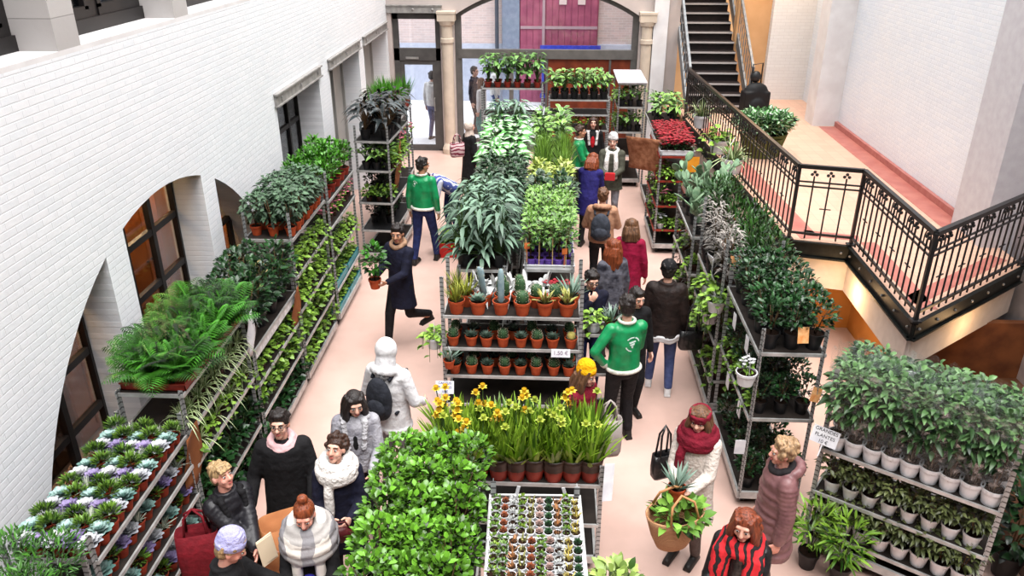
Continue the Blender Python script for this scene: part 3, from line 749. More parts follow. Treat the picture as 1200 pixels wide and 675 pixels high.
def column_cactus(rng, z0, r=.032, h=.26, k=1, lean=0):
    m = MB(); ribbed(m, (0, 0, z0 - .01), r, h, 8, lean=(lean, 0))
    for i in range(1, k): ribbed(m, (rng.uniform(-.035, .035), rng.uniform(-.03, .03), z0 - .01), r * .85, h * rng.uniform(.6, .95), 8)
    return m
def barrel_cactus(rng, z0, r=.05, h=.1, k=1):
    m = MB(); ribbed(m, (0, 0, z0 - .01), r, h, 12)
    for i in range(1, k): ribbed(m, (rng.uniform(-.04, .04), rng.uniform(-.04, .04), z0 - .01), r * .55, h * .7, 10)
    return m
def pads(rng, z0, n=9, s=.07):
    m = MB(); base = []
    for i in range(n):
        if i < 3: p = V((rng.uniform(-.04, .04), rng.uniform(-.04, .04), z0 - .01)); u = V((rng.uniform(-.3, .3), rng.uniform(-.3, .3), 1)).normalized()
        else:
            q, uq = rng.choice(base); p = q; u = (uq + V((rng.uniform(-.8, .8), rng.uniform(-.8, .8), .2))).normalized()
        h = s * rng.uniform(.8, 1.2); a = rng.uniform(0, PI)
        R = u.to_track_quat('Z', 'X').to_matrix() @ Matrix.Rotation(a, 3, 'Z')
        m.ball(p + u * h, (h * .7, h * .16, h * 1.05), 10, 8, 0, R); base.append((p + u * h * 1.9, u))
    return m
def flower_heads(rng, m, pts, r, mi, petals=6, cup=.5):
    for p in pts:
        for i in range(petals):
            a = 2 * PI * i / petals + rng.uniform(-.2, .2)
            m.leaf(p, (math.cos(a), math.sin(a), cup), r, r * .7, .1, 2, lv=rng.uniform(.2, 1), m=mi, fold=.3)
LEAF = {}
# leaf colours
L_fern = LM('fern_green', (5, 28, 5), (74, 150, 38)); L_dark = LM('dark_ficus_green', (6, 24, 11), (52, 96, 50), rough=.28)
L_bush = LM('glossy_bush_green', (4, 32, 4), (122, 186, 56), rough=.25); L_pothos = LM('pothos_green', (24, 76, 12), (160, 206, 78))
L_spider = LM('spider_plant', (52, 100, 34), (120, 160, 70), edge=None, centre=(226, 232, 186), e0=.15, e1=.6); L_grass = LM('grass_green', (14, 64, 6), (88, 166, 34))
L_grey = LM('dusty_grey_green', (24, 50, 32), (104, 138, 104), rough=.55); L_silver = LM('silver_green', (26, 58, 40), (132, 166, 140), rough=.5)
L_lime = LM('lime_leaf', (110, 150, 40), (206, 220, 116)); L_var = LM('variegated_dark', (8, 30, 14), (44, 84, 46), edge=(150, 170, 146), e0=.7, e1=1.05)
L_cal = LM('pale_caladium', (24, 96, 30), (84, 162, 66), centre=(206, 224, 196), e0=.1, e1=.6); L_spath = LM('white_green_leaf', (44, 116, 28), (140, 190, 80), edge=(226, 236, 206), e0=.75, e1=1.1)
L_black = LM('near_black_leaf', (10, 14, 14), (70, 80, 82), rough=.22, spec=.6); L_aloe = LM('aloe_green', (70, 104, 84), (150, 176, 158), rough=.5)
L_aloev = LM('yellow_aloe', (120, 130, 44), (206, 206, 110), edge=(240, 232, 170), e0=.6, e1=1)
L_lav = LM('lavender_bract', (126, 108, 168), (190, 172, 220), rough=.6); L_wht = LM('white_bract', (196, 200, 216), (250, 250, 252), rough=.6); L_aqua = LM('aqua_rosette', (130, 186, 176), (206, 238, 230), rough=.5)
L_tuft = LM('tuft_green', (24, 74, 14), (138, 182, 68)); L_pale = LM('pale_spiky', (120, 140, 116), (214, 220, 200))
L_red = LM('red_flower', (116, 10, 24), (190, 30, 48), rough=.5); L_yel = LM('yellow_flower', (232, 170, 20), (252, 226, 70), rough=.5); L_bulb = LM('bulb_leaf', (40, 96, 18), (168, 206, 64))
L_pink = LM('pink_flower', (196, 60, 96), (236, 140, 160), rough=.5); L_whitefl = LM('white_flower', (230, 230, 232), (252, 252, 252), rough=.5)
L_olive = LM('olive_leaf', (50, 58, 30), (128, 138, 84)); L_wrap = LM('wrapped_leaf', (22, 62, 26), (116, 158, 96)); L_dry = LM('dry_stem_leaf', (86, 66, 50), (150, 128, 104))
stem_m = M('green_stem', (70, 96, 48), (56, 80, 40), .6); stem_b = M('brown_stem', (96, 74, 48), (76, 56, 36), .8)
cact_m = M('cactus_green', (44, 74, 48), (66, 98, 62), .6, .3, 20); cact_grey = M('blue_grey_cactus', (126, 150, 158), (150, 172, 176), .6, .3, 20); cact_pad = M('pale_cactus_pad', (104, 138, 106), (138, 164, 130), .6, .3, 25)
cact_yel = M('yellow_cactus', (198, 186, 96), (222, 206, 120), .6); spine = M('cactus_spine', (226, 216, 190), None, .6)
def fol(key, gen, mats, nvar=3, smooth=True, pk=None, **kw):
    z0 = PM[pk][1] if pk else 0
    out = []
    for i in range(nvar):
        rng = random.Random(hash_(key) + i * 17)
        out.append(gen(rng, z0, **kw).mesh(key, mats, smooth))
    LEAF[key] = (out, pk)
def hash_(s): return sum((i + 1) * ord(c) for i, c in enumerate(s))
fol('fern', fern, [L_fern], 4, pk='red_s', R=.42, n=30, pairs=14)
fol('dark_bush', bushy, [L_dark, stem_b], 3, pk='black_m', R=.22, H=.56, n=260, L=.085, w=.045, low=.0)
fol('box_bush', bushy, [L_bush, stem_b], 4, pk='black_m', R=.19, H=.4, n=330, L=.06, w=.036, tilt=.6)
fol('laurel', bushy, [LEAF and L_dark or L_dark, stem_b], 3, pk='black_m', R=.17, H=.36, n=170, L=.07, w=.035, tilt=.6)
fol('dusty', bushy, [L_grey, stem_b], 3, pk='terra_m', R=.14, H=.4, n=120, L=.075, w=.05, droop=.5, tilt=.2)
fol('spider', blades, [L_spider], 3, pk='brown_s', n=40, L=.24, w=.017, spread=1.25, droop=.8)
fol('pothos', trailing, [L_pothos, stem_m], 3, pk='brown_s')
fol('greens', bushy, [L_pothos, stem_m], 3, pk='brown_s', R=.12, H=.2, n=60, L=.075, w=.05, tilt=.3)
fol('dkgreens', bushy, [L_dark, stem_m], 2, pk='brown_s', R=.12, H=.2, n=60, L=.08, w=.05, tilt=.3)
fol('upright', bushy, [L_grass, stem_m], 3, pk='red_m', R=.13, H=.42, n=140, L=.08, w=.032, tilt=.9)
fol('darkup', bushy, [LM('deep_green', (10, 40, 6), (52, 100, 28)), stem_m], 3, pk='black_m', R=.15, H=.55, n=220, L=.09, w=.02, tilt=1.0)
fol('grass', blades, [L_grass], 3, pk='red_m', n=80, L=.46, w=.014, spread=.5, droop=.25, r0=.05)
fol('finegrass', blades, [L_tuft], 3, pk='black_m', n=150, L=.38, w=.008, spread=.55, droop=.35, r0=.08)
fol('blackleaf', broad, [L_black, stem_b], 3, pk='black_m', n=26, H=.42, L=.26, w=.07, R=.14, droop=.6)
fol('lav', flathead, [L_lav], 2, pk='terra_s', R=.088); fol('wht', flathead, [L_wht], 2, pk='terra_s', R=.088)
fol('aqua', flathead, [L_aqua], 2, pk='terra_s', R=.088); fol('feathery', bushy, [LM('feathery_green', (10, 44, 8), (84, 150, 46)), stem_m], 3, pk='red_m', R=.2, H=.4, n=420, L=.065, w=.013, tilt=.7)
fol('tuft', tuft, [L_tuft], 2, pk='terra_s', R=.08, H=.13, n=130)
fol('spiky', blades, [L_pale], 2, pk='terra_s', n=30, L=.12, w=.013, spread=1.2, droop=.1)
fol('silver', broad, [L_silver, stem_m], 3, pk='black_m', n=64, H=.58, L=.2, w=.05, R=.14, droop=.75, hmin=.0)
fol('whitestem', bushy, [L_spath, stem_b], 3, pk='violet_s', R=.085, H=.5, n=70, L=.08, w=.036, low=.25, tilt=.3)
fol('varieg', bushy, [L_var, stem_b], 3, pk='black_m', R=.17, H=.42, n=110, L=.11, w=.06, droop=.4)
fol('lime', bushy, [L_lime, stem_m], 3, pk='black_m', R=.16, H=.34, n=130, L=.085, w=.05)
fol('caladium', broad, [L_cal, stem_m], 3, pk='black_m', n=20, H=.4, L=.2, w=.14, R=.13, droop=.35)
fol('spath', broad, [L_spath, stem_m], 3, pk='black_m', n=26, H=.38, L=.17, w=.075, R=.1, droop=.4, tilt=1.1)
fol('tallgreen', broad, [LM('tall_leaf', (24, 70, 20), (120, 172, 84)), stem_m], 3, pk='red_m', n=26, H=.55, L=.16, w=.085, R=.08, droop=.5, tilt=.3)
fol('aloe', blades, [L_aloe], 2, pk='terra_m', n=24, L=.2, w=.028, spread=1.0, droop=-.05); fol('aloey', blades, [L_aloev], 2, pk='terra_m', n=22, L=.16, w=.028, spread=1.0, droop=.1)
fol('agave', rosette, [L_aloe], 2, pk='terra_m', R=.09, layers=4, per=9, w=.32); fol('greentuft', blades, [LM('yellow_tuft', (70, 96, 24), (186, 190, 70))], 2, pk='terra_m', n=70, L=.2, w=.009, spread=.8, droop=.15, r0=.04)
fol('col', column_cactus, [cact_m, spine], 2, pk='terra_m', r=.04, h=.2, k=3); fol('colgrey', column_cactus, [cact_grey, spine], 2, pk='terra_m', r=.028, h=.3, k=1); fol('collean', column_cactus, [cact_grey, spine], 1, pk='terra_m', r=.028, h=.3, k=2, lean=-.28)
fol('barrel', barrel_cactus, [cact_m, spine], 2, pk='terra_m', r=.05, h=.11, k=2); fol('barrely', barrel_cactus, [cact_yel, spine], 1, pk='terra_m', r=.042, h=.085)
fol('opuntia', pads, [cact_pad], 3, pk='black_m', n=18, s=.07)
fol('wrapbush', bushy, [L_wrap, stem_b], 3, pk='white_m', R=.16, H=.74, n=190, L=.11, w=.045, low=.2, droop=.5)
fol('greytwig', bushy, [LM('grey_twig_leaf', (70, 64, 58), (186, 178, 170), rough=.6), stem_b], 3, pk='black_m', R=.12, H=.55, n=170, L=.085, w=.016, low=.1, droop=.5)
fol('lowgreen', bushy, [L_olive, stem_b], 3, pk='white_m', R=.15, H=.36, n=140, L=.09, w=.04, droop=.5)
fol('bamboo', bushy, [LM('bamboo_leaf', (50, 110, 20), (156, 200, 70)), stem_m], 2, pk='black_m', R=.17, H=.5, n=170, L=.13, w=.024, tilt=.5)
fol('planter', bushy, [L_cal, stem_m], 1, pk='white_l', R=.2, H=.3, n=150, L=.12, w=.06, tilt=.4)
fol('sidebush', bushy, [LM('light_side_leaf', (60, 110, 34), (186, 212, 110)), stem_m], 2, pk='black_m', R=.17, H=.28, n=140, L=.1, w=.055, tilt=.5)

def place(key, name, cat, label, loc, group=None, s=1.0, rot=None, extra=None, v=None, foliage='foliage', potname='pot'):
    """one potted plant: an empty at its base with pot and foliage below it"""
    meshes, pk = LEAF[key]
    t = thing(name, label, cat, loc, RND.uniform(0, 2 * PI) if rot is None else rot, group, s)
    link(potname, PM[pk][0], t); link(foliage, meshes[RND.randrange(len(meshes)) if v is None else v % len(meshes)], t)
    for nm, me in (extra or []): link(nm, me, t)
    return t
# ------------------------------------------------------------------ plant stock
def lp(i, j, what, far='near end', side='aisle'):
    return '%s, %s from the %s, %s row from the %s' % (what, ORD[i], far, ORD[j], side)
def tray(name, lbl, c, size, mat, rotz=0, group=None, h=.07):
    x, y = size; m = MB(); t = .008
    m.bbox((-x / 2, -y / 2, 0), (x / 2, y / 2, t))
    for (a, b_) in (((-x / 2, -y / 2, 0), (x / 2, -y / 2 + t, h)), ((-x / 2, y / 2 - t, 0), (x / 2, y / 2, h)), ((-x / 2, -y / 2, 0), (-x / 2 + t, y / 2, h)), ((x / 2 - t, -y / 2, 0), (x / 2, y / 2, h))): m.bbox(a, b_)
    m.bbox((-x / 2 - .008, -y / 2 - .008, h - .012), (x / 2 + .008, -y / 2 + .002, h)); m.bbox((-x / 2 - .008, y / 2 - .002, h - .012), (x / 2 + .008, y / 2 + .008, h))
    return tag(m.obj(name, mat, None, False, c, rotz), lbl, 'tray', group)
J = lambda a: RND.uniform(-a, a)
XC = -3.215
def left_grid(key, name, cat, what, group, y0, y1, ny, xs, z, s=1.0, jit=.012, **kw):
    for j, x in enumerate(xs):
        for i in range(ny):
            y = y0 + (y1 - y0) * (i + .5) / ny
            place(key, name, cat, lp(i, j, what), (x + J(jit), y + J(jit), z), group, s * RND.uniform(.92, 1.08), **kw)
# near corner: L0
trolley(XC, 3.07, PI / 2, (1.42, .9), 'steel trolley in the bottom corner carrying feathery green shrubs', 1.7)
for i, (x, y) in enumerate(((-3.05, 3.62), (-3.33, 3.62), (-3.05, 3.33), (-3.36, 3.3), (-3.2, 3.05))):
    place('feathery', 'leafy_shrub', 'plant', ['feathery green shrub at the corner of its trolley beside the rosettes', 'feathery green shrub against the wall beside the white rosettes', 'second feathery green shrub along the aisle in the bottom corner', 'second feathery green shrub along the wall in the bottom corner', 'feathery green shrub farthest down in the bottom corner of the photo'][i], (x, y, 1.42), 'feathery shrubs in the bottom corner', 1.0)
# L1 rosettes
trolley(XC, 4.57, PI / 2, (1.5, 1.2, .9, .55), 'steel trolley crowded with rosette succulents in front of the near arch', 1.72)
row_kinds = [['wht', 'lav', 'wht', 'lav', 'wht'], ['aqua', 'tuft', 'aqua', 'tuft', 'aqua'], ['tuft', 'spiky', 'tuft', 'spiky', 'tuft']]
SUC = {'wht': ('frilly_succulent', 'frilly white rosette succulent'), 'lav': ('frilly_succulent', 'frilly lavender rosette succulent'), 'aqua': ('rosette_succulent', 'pale aqua rosette succulent'), 'tuft': ('tufted_succulent', 'bushy green tufted succulent'), 'spiky': ('spiky_succulent', 'spiky pale grey succulent')}
for i in range(12):
    for j in range(5):
        k = row_kinds[(i + 0) % 3][j]; nm, d = SUC[k]
        place(k, nm, 'succulent', '%s, %s row from the near end, %s pot from the aisle' % (d, ORD[i], ORD[j]), (-2.99 - j * .113 + J(.008), 3.93 + i * .113 + J(.008), 1.5), 'terracotta succulents on the top shelf', RND.uniform(.95, 1.1))
for lv, z in enumerate((1.2, .9, .55)):
    for i in range(10):
        k = ['aqua', 'wht', 'tuft', 'spiky', 'lav'][(i * 2 + lv) % 5]; nm, d = SUC[k]
        place(k, nm, 'succulent', '%s, %s from the near end on the %s shelf down' % (d, ORD[i], ORD[lv + 1]), (-3.01 + J(.01), 3.97 + i * .132, z), 'succulents on the lower shelves', RND.uniform(.9, 1.05))
# L2 ferns
trolley(XC, 6.05, PI / 2, (1.84, 1.48, 1.14, .58), 'steel trolley topped with lush ferns in front of the brick pier', 1.88)
left_grid('fern', 'fern', 'fern', 'lush green fern', 'lush ferns on the trolley by the pier', 5.42, 6.72, 6, (-3.02, -3.2, -3.38), 1.84, 1.0)
def lower(key, name, what, y0, n, z, lev, group, s=.9, x=-3.03, where=''):
    for i in range(n):
        place(key, name, 'plant', '%s, %s from the near end, %s shelf %s' % (what, ORD[i], ORD[lev], where), (x + J(.012), y0 + i * (1.28 / (n - 1)) + J(.012), z), group, s * RND.uniform(.9, 1.1))
lower('spider', 'spider_plant', 'cream striped spider plant', 5.43, 9, 1.48, 1, 'spider plants under the ferns', 1.0, where='below the ferns')
for i in range(8):
    k = ('pothos', 'spider')[i % 2]
    place(k, ('trailing_pothos', 'spider_plant')[i % 2], 'plant', '%s, %s from the near end on the second shelf below the ferns' % (('bright trailing pothos', 'arching striped spider plant')[i % 2], ORD[i]), (-3.02, 5.45 + i * .18, 1.14), 'mixed trailing plants under the ferns', .95)
lower('dkgreens', 'leafy_houseplant', 'mid-green leafy houseplant', 5.45, 7, .58, 3, 'leafy plants low under the ferns', 1.15, where='below the ferns')
lower('dkgreens', 'leafy_houseplant', 'mid-green leafy houseplant', 5.48, 6, .17, 4, 'leafy plants low under the ferns', 1.15, where='below the ferns')
for k in range(2): tray('plant_tray', 'dull red tray of ferns, %s one' % ('nearer', 'farther')[k], (-3.2, 5.72 + k * .66, 1.842), (.54, .64), redpot, 0, 'red trays under the ferns', .07)
# L3 dark bushes
trolley(XC, 7.58, PI / 2, (1.38, .98, .6), 'steel trolley topped with dark glossy bushes between ferns and dusty plants', 1.86)
left_grid('dark_bush', 'ficus', 'plant', 'dark glossy ficus bush', 'dark ficus bushes beyond the ferns', 6.95, 8.22, 4, (-3.06, -3.36), 1.38, 1.02)
m = MB(); m.bbox((-2.945, 6.9, 1.27), (-2.935, 8.26, 1.345)); tag(m.obj('shelf_strip', M('white_strip', (232, 232, 232), (190, 190, 190), .5, .4, 14)), 'white plastic price strip along the shelf under the dark bushes', 'strip')
for lev, z in enumerate((.98, .6, .17)):
    lower(('pothos', 'greens', 'dkgreens')[lev], ('trailing_pothos', 'leafy_houseplant', 'leafy_houseplant')[lev], ('light green trailing pothos', 'fresh green leafy plant', 'dark green leafy plant')[lev], 6.98, 7, z, lev, 'pots under the dark bushes', 1.0, where='under the dark bushes')
# L4 dusty plants in terracotta
trolley(XC, 9.1, PI / 2, (1.97, 1.5, 1.05, .6), 'tall steel trolley topped with dusty green plants in terracotta', 2.3)
left_grid('dusty', 'dusty_foliage_plant', 'plant', 'dusty grey-green plant in terracotta', 'dusty plants in terracotta pots', 8.46, 9.75, 7, (-2.99, -3.2, -3.4), 1.97, 1.0)
for lev, z in enumerate((1.5, 1.05, .6)):
    lower(('pothos', 'pothos', 'greens')[lev], ('trailing_pothos', 'trailing_pothos', 'leafy_houseplant')[lev], ('yellow-green trailing pothos', 'yellow-green trailing pothos', 'fresh green leafy plant')[lev], 8.47, 7, z, lev, 'pots under the dusty plants', 1.05, where='under the dusty plants')
lower('greens', 'leafy_houseplant', 'leafy green houseplant', 8.5, 6, .17, 3, 'greens at the foot of the dusty trolley', 1.1, where='under the dusty plants')
# L5
trolley(XC, 10.7, PI / 2, (1.88, 1.5, 1.04, .56), 'steel trolley with bright upright shrubs on top and teal trays below', 2.3)
left_grid('upright', 'leafy_shrub', 'plant', 'bright green upright shrub', 'upright shrubs on the teal-tray trolley', 10.05, 11.36, 5, (-3.02, -3.22, -3.42), 1.88, 1.05)
def pinkplant(rng, z0):
    m = bushy(rng, z0, R=.1, H=.16, n=40, L=.06, w=.03)
    flower_heads(rng, m, [(rng.uniform(-.09, .09), rng.uniform(-.09, .09), z0 + rng.uniform(.1, .2)) for _ in range(22)], .03, 2)
    return m
fol('pinkpl', pinkplant, [L_pothos, stem_m, L_pink], 2, pk='brown_s')
lower('pinkpl', 'pink_flowering_plant', 'pink flowering plant', 10.08, 7, 1.5, 0, 'pink flowers on the teal-tray trolley', 1.1, where='under the bright shrubs')
lower('pothos', 'trailing_pothos', 'light green trailing plant', 10.08, 6, 1.04, 1, 'trailing plants over the teal trays', 1.0, where='under the bright shrubs')
teal = M('teal_plastic', (64, 150, 158), (48, 128, 138), .4, .4, 12)
for lev, z in enumerate((.56, .17)):
    for k in range(2):
        tray('plant_tray', 'teal plastic tray on the %s shelf, %s one along the aisle' % (('upper low', 'bottom')[lev], ('nearer', 'farther')[k]), (-3.1, 10.36 + k * .68, z), (.3, .66), teal, 0, 'teal trays beside the aisle', .1)
        for i in range(5): place('greens', 'seedling_pot', 'plant', 'leafy seedling in the %s %s teal tray, %s along' % (('nearer', 'farther')[k], ('upper', 'bottom')[lev], ORD[i]), (-3.06, 10.1 + k * .68 + i * .13, z + .01), 'seedlings in the teal trays', .75)
# L6 end-on trolley with near-black foliage, L7 with grasses
trolley(-2.78, 12.95, PI / 2 - .05, (2.1, 1.62, 1.08, .6), 'dark trolley seen end-on with black-leaved plants on top', 2.35, deck=black_pl, posts=(1, 1, 1.08, 1))
for i in range(4):
    for j in range(2): place('blackleaf', 'black_leaf_plant', 'plant', lp(i, j, 'drooping black-leaved plant', side='wall'), (-2.94 + j * .32, 12.42 + i * .34, 2.1), 'black-leaved plants on the end-on trolley', 1.05)
for i in range(3): place('spath', 'pale_houseplant', 'plant', 'pale leafy plant on the shelf below the black leaves, %s from the wall' % ORD[i], (-2.95 + i * .17, 12.36, 1.62), 'pale plants on the end-on trolley', .8)
for i in range(3): place('greens', 'leafy_houseplant', 'plant', 'green houseplant on the third shelf of the end-on trolley, %s from the wall' % ORD[i], (-2.95 + i * .17, 12.36, 1.08), 'greens on the end-on trolley', 1.0)
for lev, z in enumerate((1.62, 1.08, .6)):
    for i in range(3):
        for j in range(2): place('laurel', 'dark_shrub', 'bush', 'dark shrub inside the end-on trolley, %s shelf down, %s deep, %s from the wall' % (ORD[lev], ORD[i], ORD[j]), (-2.95 + j * .25, 12.66 + i * .34, z), 'dark shrubs inside the end-on trolley', .8)
for i in range(4): place('pothos', 'trailing_pothos', 'plant', 'trailing plant on the aisle flank of the end-on trolley, %s from its near end' % ORD[i], (-2.54, 12.45 + i * .3, 1.62), 'trailing plants on the flank of the end-on trolley', 1.15)
trolley(-2.95, 14.5, PI / 2, (2.05, 1.4, .8), 'trolley of tall grasses close to the glass door', 2.2)
for i in range(4):
    for j in range(3): place('grass', 'tall_grassy_plant', 'plant', lp(i, j, 'tall bright grass by the door', side='wall'), (-3.13 + j * .19, 13.95 + i * .36, 2.05), 'tall grasses by the glass door', 1.15)
for i in range(4): place('pinkpl', 'pink_flowering_plant', 'plant', 'reddish flowering plant on the flank of the grass trolley, %s from its near end' % ORD[i], (-2.75, 14.0 + i * .32, 1.4), 'flowering plants under the grasses', 1.4)
# paper sheets hung on the left trolleys
kraft = M('kraft_paper', (150, 92, 56), (128, 76, 46), .8, .2, 6); white_p = M('white_paper', (236, 236, 238), (214, 214, 220), .7, .2, 8)
def sheet(lbl, c, w, h, mat, rotz, name='paper_sheet', tilt=.12):
    m = MB(); n, k = 5, 7; vs = []; fs = []
    for i in range(k + 1):
        for j in range(n + 1):
            u, v_ = j / n - .5, i / k
            vs.append((u * w * (1 - .15 * v_ * (1 - v_)), .02 * math.sin(v_ * 5 + u * 4) + tilt * v_ * h, -v_ * h))
    for i in range(k):
        for j in range(n): a = i * (n + 1) + j; fs.append((a, a + 1, a + n + 2, a + n + 1))
    m.add(vs, fs); me = m.mesh(name, mat, True); o = link(name, me, None, c, rotz)
    sm = o.modifiers.new('s', 'SOLIDIFY'); sm.thickness = .002
    return tag(o, lbl, 'paper')
sheet('brown kraft paper sheet hanging on the post between rosettes and ferns', (-2.9, 5.31, 1.53), .3, .55, kraft, PI / 2)
sheet('brown kraft paper sheet hanging beside the pothos under the dark bushes', (-2.9, 8.22, 1.42), .26, .45, kraft, PI / 2)
sheet('white paper sheet hanging on the post between ferns and dark bushes', (-2.91, 6.84, 1.82), .2, .46, white_p, PI / 2)
sheet('brown paper on the flank of the end-on black-leaf trolley', (-2.46, 12.75, 1.95), .35, .75, kraft, PI / 2)

# ---- centre block
# C1 cactus trolley
trolley(-.36, 7.63, 0, (1.58, 1.2, .86, .5), 'steel trolley with three shelves of cacti in terracotta facing the camera', 2.02, L=1.42)
CZ = {'col': ('tall_cactus', 'clump of dark green column cacti'), 'colgrey': ('tall_cactus', 'single tall blue-grey column cactus'), 'collean': ('tall_cactus', 'leaning blue-grey column cactus'), 'barrel': ('barrel_cactus', 'round green barrel cactus'), 'barrely': ('barrel_cactus', 'small yellow barrel cactus'), 'aloey': ('aloe', 'yellow-edged spiky aloe'), 'aloe': ('aloe', 'blue-grey spreading aloe'), 'agave': ('agave', 'grey-green agave rosette'), 'greentuft': ('tufted_succulent', 'yellow-green grassy tuft')}
def crow(kinds, y, z, what, s=1.0, x0=-.98, x1=.26):
    n = len(kinds)
    for i, k in enumerate(kinds):
        if not k: continue
        nm, d = CZ[k]
        place(k, nm, 'cactus' if 'cactus' in nm else 'succulent', '%s, %s from the left, %s' % (d, ORD[i], what), (x0 + (x1 - x0) * i / (n - 1) + J(.01), y + J(.01), z), 'cacti and succulents in terracotta', s)
crow(['greentuft', 'agave', 'colgrey', 'barrel', 'aloey', 'aloey'], 7.44, 1.58, 'front row, top cactus shelf', 1.3, -.95, .22)
crow(['greentuft', 'collean', 'col', 'col', 'barrel', 'barrel', 'aloe'], 7.62, 1.58, 'second row, top cactus shelf', 1.25, -.85, .27)
crow(['barrel', 'agave', 'agave', 'barrel', 'agave', 'barrel', 'agave', 'barrely'], 7.43, 1.2, 'front row, middle cactus shelf')
crow(['barrel', 'agave', 'barrel', 'agave', 'barrel', 'agave', 'barrel'], 7.6, 1.2, 'back row, middle cactus shelf')
crow(['agave', 'barrel', 'agave', 'barrel', 'agave', 'barrel', 'barrel', 'agave'], 7.43, .86, 'front row, lowest cactus shelf')
crow(['barrel', 'barrel', 'agave', 'barrel', 'barrel', 'agave', 'barrel'], 7.6, .86, 'back row, lowest cactus shelf')
def kal(rng, z0, mi=2):
    m = bushy(rng, z0, R=.08, H=.1, n=26, L=.05, w=.035)
    flower_heads(rng, m, [(rng.uniform(-.075, .075), rng.uniform(-.075, .075), z0 + .1 + rng.uniform(.0, .05)) for _ in range(16)], .026, mi)
    return m
fol('whitefl', kal, [L_pothos, stem_m, L_whitefl], 2, pk='white_s'); fol('redfl', kal, [L_pothos, stem_m, L_red], 2, pk='white_s')
def whitecurl(rng, z0):
    m = blades(rng, z0, 40, .17, .036, 1.2, 1.3, r0=.05); return m
fol('whitecurl', whitecurl, [LM('white_curled_leaf', (214, 218, 216), (250, 250, 248), rough=.5)], 2, pk='white_s')
for i in range(5): place('whitecurl', 'white_leaf_plant', 'plant', 'chalk-white curly plant behind the cacti, %s from its left end' % ORD[i], (-.72 + i * .17, 7.78 + J(.02), 1.58), 'white plants behind the cacti', 1.7)
for i in range(3): place('redfl', 'red_flowering_plant', 'flower', 'small red flowering plant behind the cacti, %s from the white plants' % ORD[i], (.03 + i * .1, 7.79, 1.58), 'red flowers behind the cacti', .95)
place('greentuft', 'tufted_succulent', 'succulent', 'orange-tipped grassy tuft at the back left of the top cactus shelf', (-.98, 7.8, 1.58), None, 1.2)
# C2: silver-leaved stock and white-green stems in violet pots
trolley(-.74, 8.92, PI / 2, (1.72, 1.2, .6), 'steel trolley packed with silver-leaved plants behind the cacti', 1.78)
for i in range(5):
    for j in range(3): place('silver', 'silver_leaf_plant', 'plant', lp(i, j, 'tall silver-green leafy plant', 'cacti', 'left aisle'), (-.95 + j * .2, 8.35 + i * .28, 1.72), 'silver-leaved plants behind the cacti', 1.02)
trolley(.02, 8.92, PI / 2, (1.74, 1.2, .6), 'steel trolley of slender plants in violet pots behind the cacti', 1.95)
tray('plant_tray', 'long white tray under the violet pots behind the cacti', (.02, 8.9, 1.74), (.57, 1.36), white_pl, 0, None, .06)
for i in range(7):
    for j in range(5): place('whitestem', 'slender_white_green_plant', 'plant', lp(i, j, 'slender plant in violet pot', 'cacti', 'left'), (-.19 + j * .105, 8.3 + i * .2, 1.75), 'slender plants in violet pots', 1.0)
bamboo_st = M('bamboo_cane', (206, 176, 120), (186, 154, 98), .6)
for i in range(4):
    m = MB(); m.tube([(0, 0, 0), (0, 0, .32)], .006, 6); tag(m.obj('plant_stake', bamboo_st, None, False, (-.245 + i * .15, 8.235, 1.8)), 'thin bamboo cane in the front of the violet pots, %s from the left' % ORD[i], 'stake', 'bamboo canes among the violet pots')
for i in range(2):
    m = MB(); m.box((0, 0, 0), (.06, .004, .07)); m.box((0, .006, -.1), (.008, .004, .2)); tag(m.obj('price_tag', M('orange_tag', (226, 128, 70), (206, 104, 52), .6), None, False, (-.23 + i * .42, 8.215, 2.03 - i * .06), .2), 'orange price tag among the violet pots at their %s' % ('left edge', 'right side')[i], 'tag')
# C3, C4
trolley(-.66, 10.45, PI / 2, (1.7, 1.1, .6), 'steel trolley of dark variegated bushes in the middle of the hall', 1.75)
for i in range(5):
    for j in range(2): place('varieg', 'variegated_bush', 'plant', lp(i, j, 'dark white-edged leafy bush', 'cacti', 'left aisle'), (-.82 + j * .32, 9.88 + i * .28, 1.7), 'variegated bushes in the middle', 1.05)
trolley(.03, 10.45, PI / 2, (1.7, 1.1, .6), 'steel trolley of lime-green bushes in the middle of the hall', 1.75)
for i in range(5):
    for j in range(2):
        k = 'lime' if i > 1 else 'varieg'
        place(k, 'lime_bush' if i > 1 else 'variegated_bush', 'plant', lp(i, j, 'lime-green leafy bush' if i > 1 else 'dark spotted bush before the lime ones', 'cacti', 'centre'), (-.12 + j * .3, 9.88 + i * .28, 1.7), 'lime and spotted bushes in the middle', 1.05)
trolley(-.68, 12.0, PI / 2, (1.7, 1.1, .6), 'steel trolley of pale caladiums in the middle of the hall', 1.75)
for i in range(5):
    for j in range(2): place('caladium', 'caladium', 'plant', lp(i, j, 'white-veined green caladium', 'lime bushes', 'left aisle'), (-.84 + j * .32, 11.45 + i * .29, 1.7), 'caladiums in the middle', 1.05)
trolley(.06, 12.0, PI / 2, (1.7, 1.1, .6), 'steel trolley of fine grassy plants in the middle of the hall', 1.75)
for i in range(5):
    for j in range(2): place('finegrass', 'fine_grassy_plant', 'plant', lp(i, j, 'fine-leaved green grass', 'lime bushes', 'centre'), (-.1 + j * .32, 11.45 + i * .29, 1.7), 'fine grasses in the middle', 1.15)
trolley(-.72, 13.6, PI / 2, (1.68, 1.1, .6), 'steel trolley of broad-leaved plants behind the caladiums', 1.72)
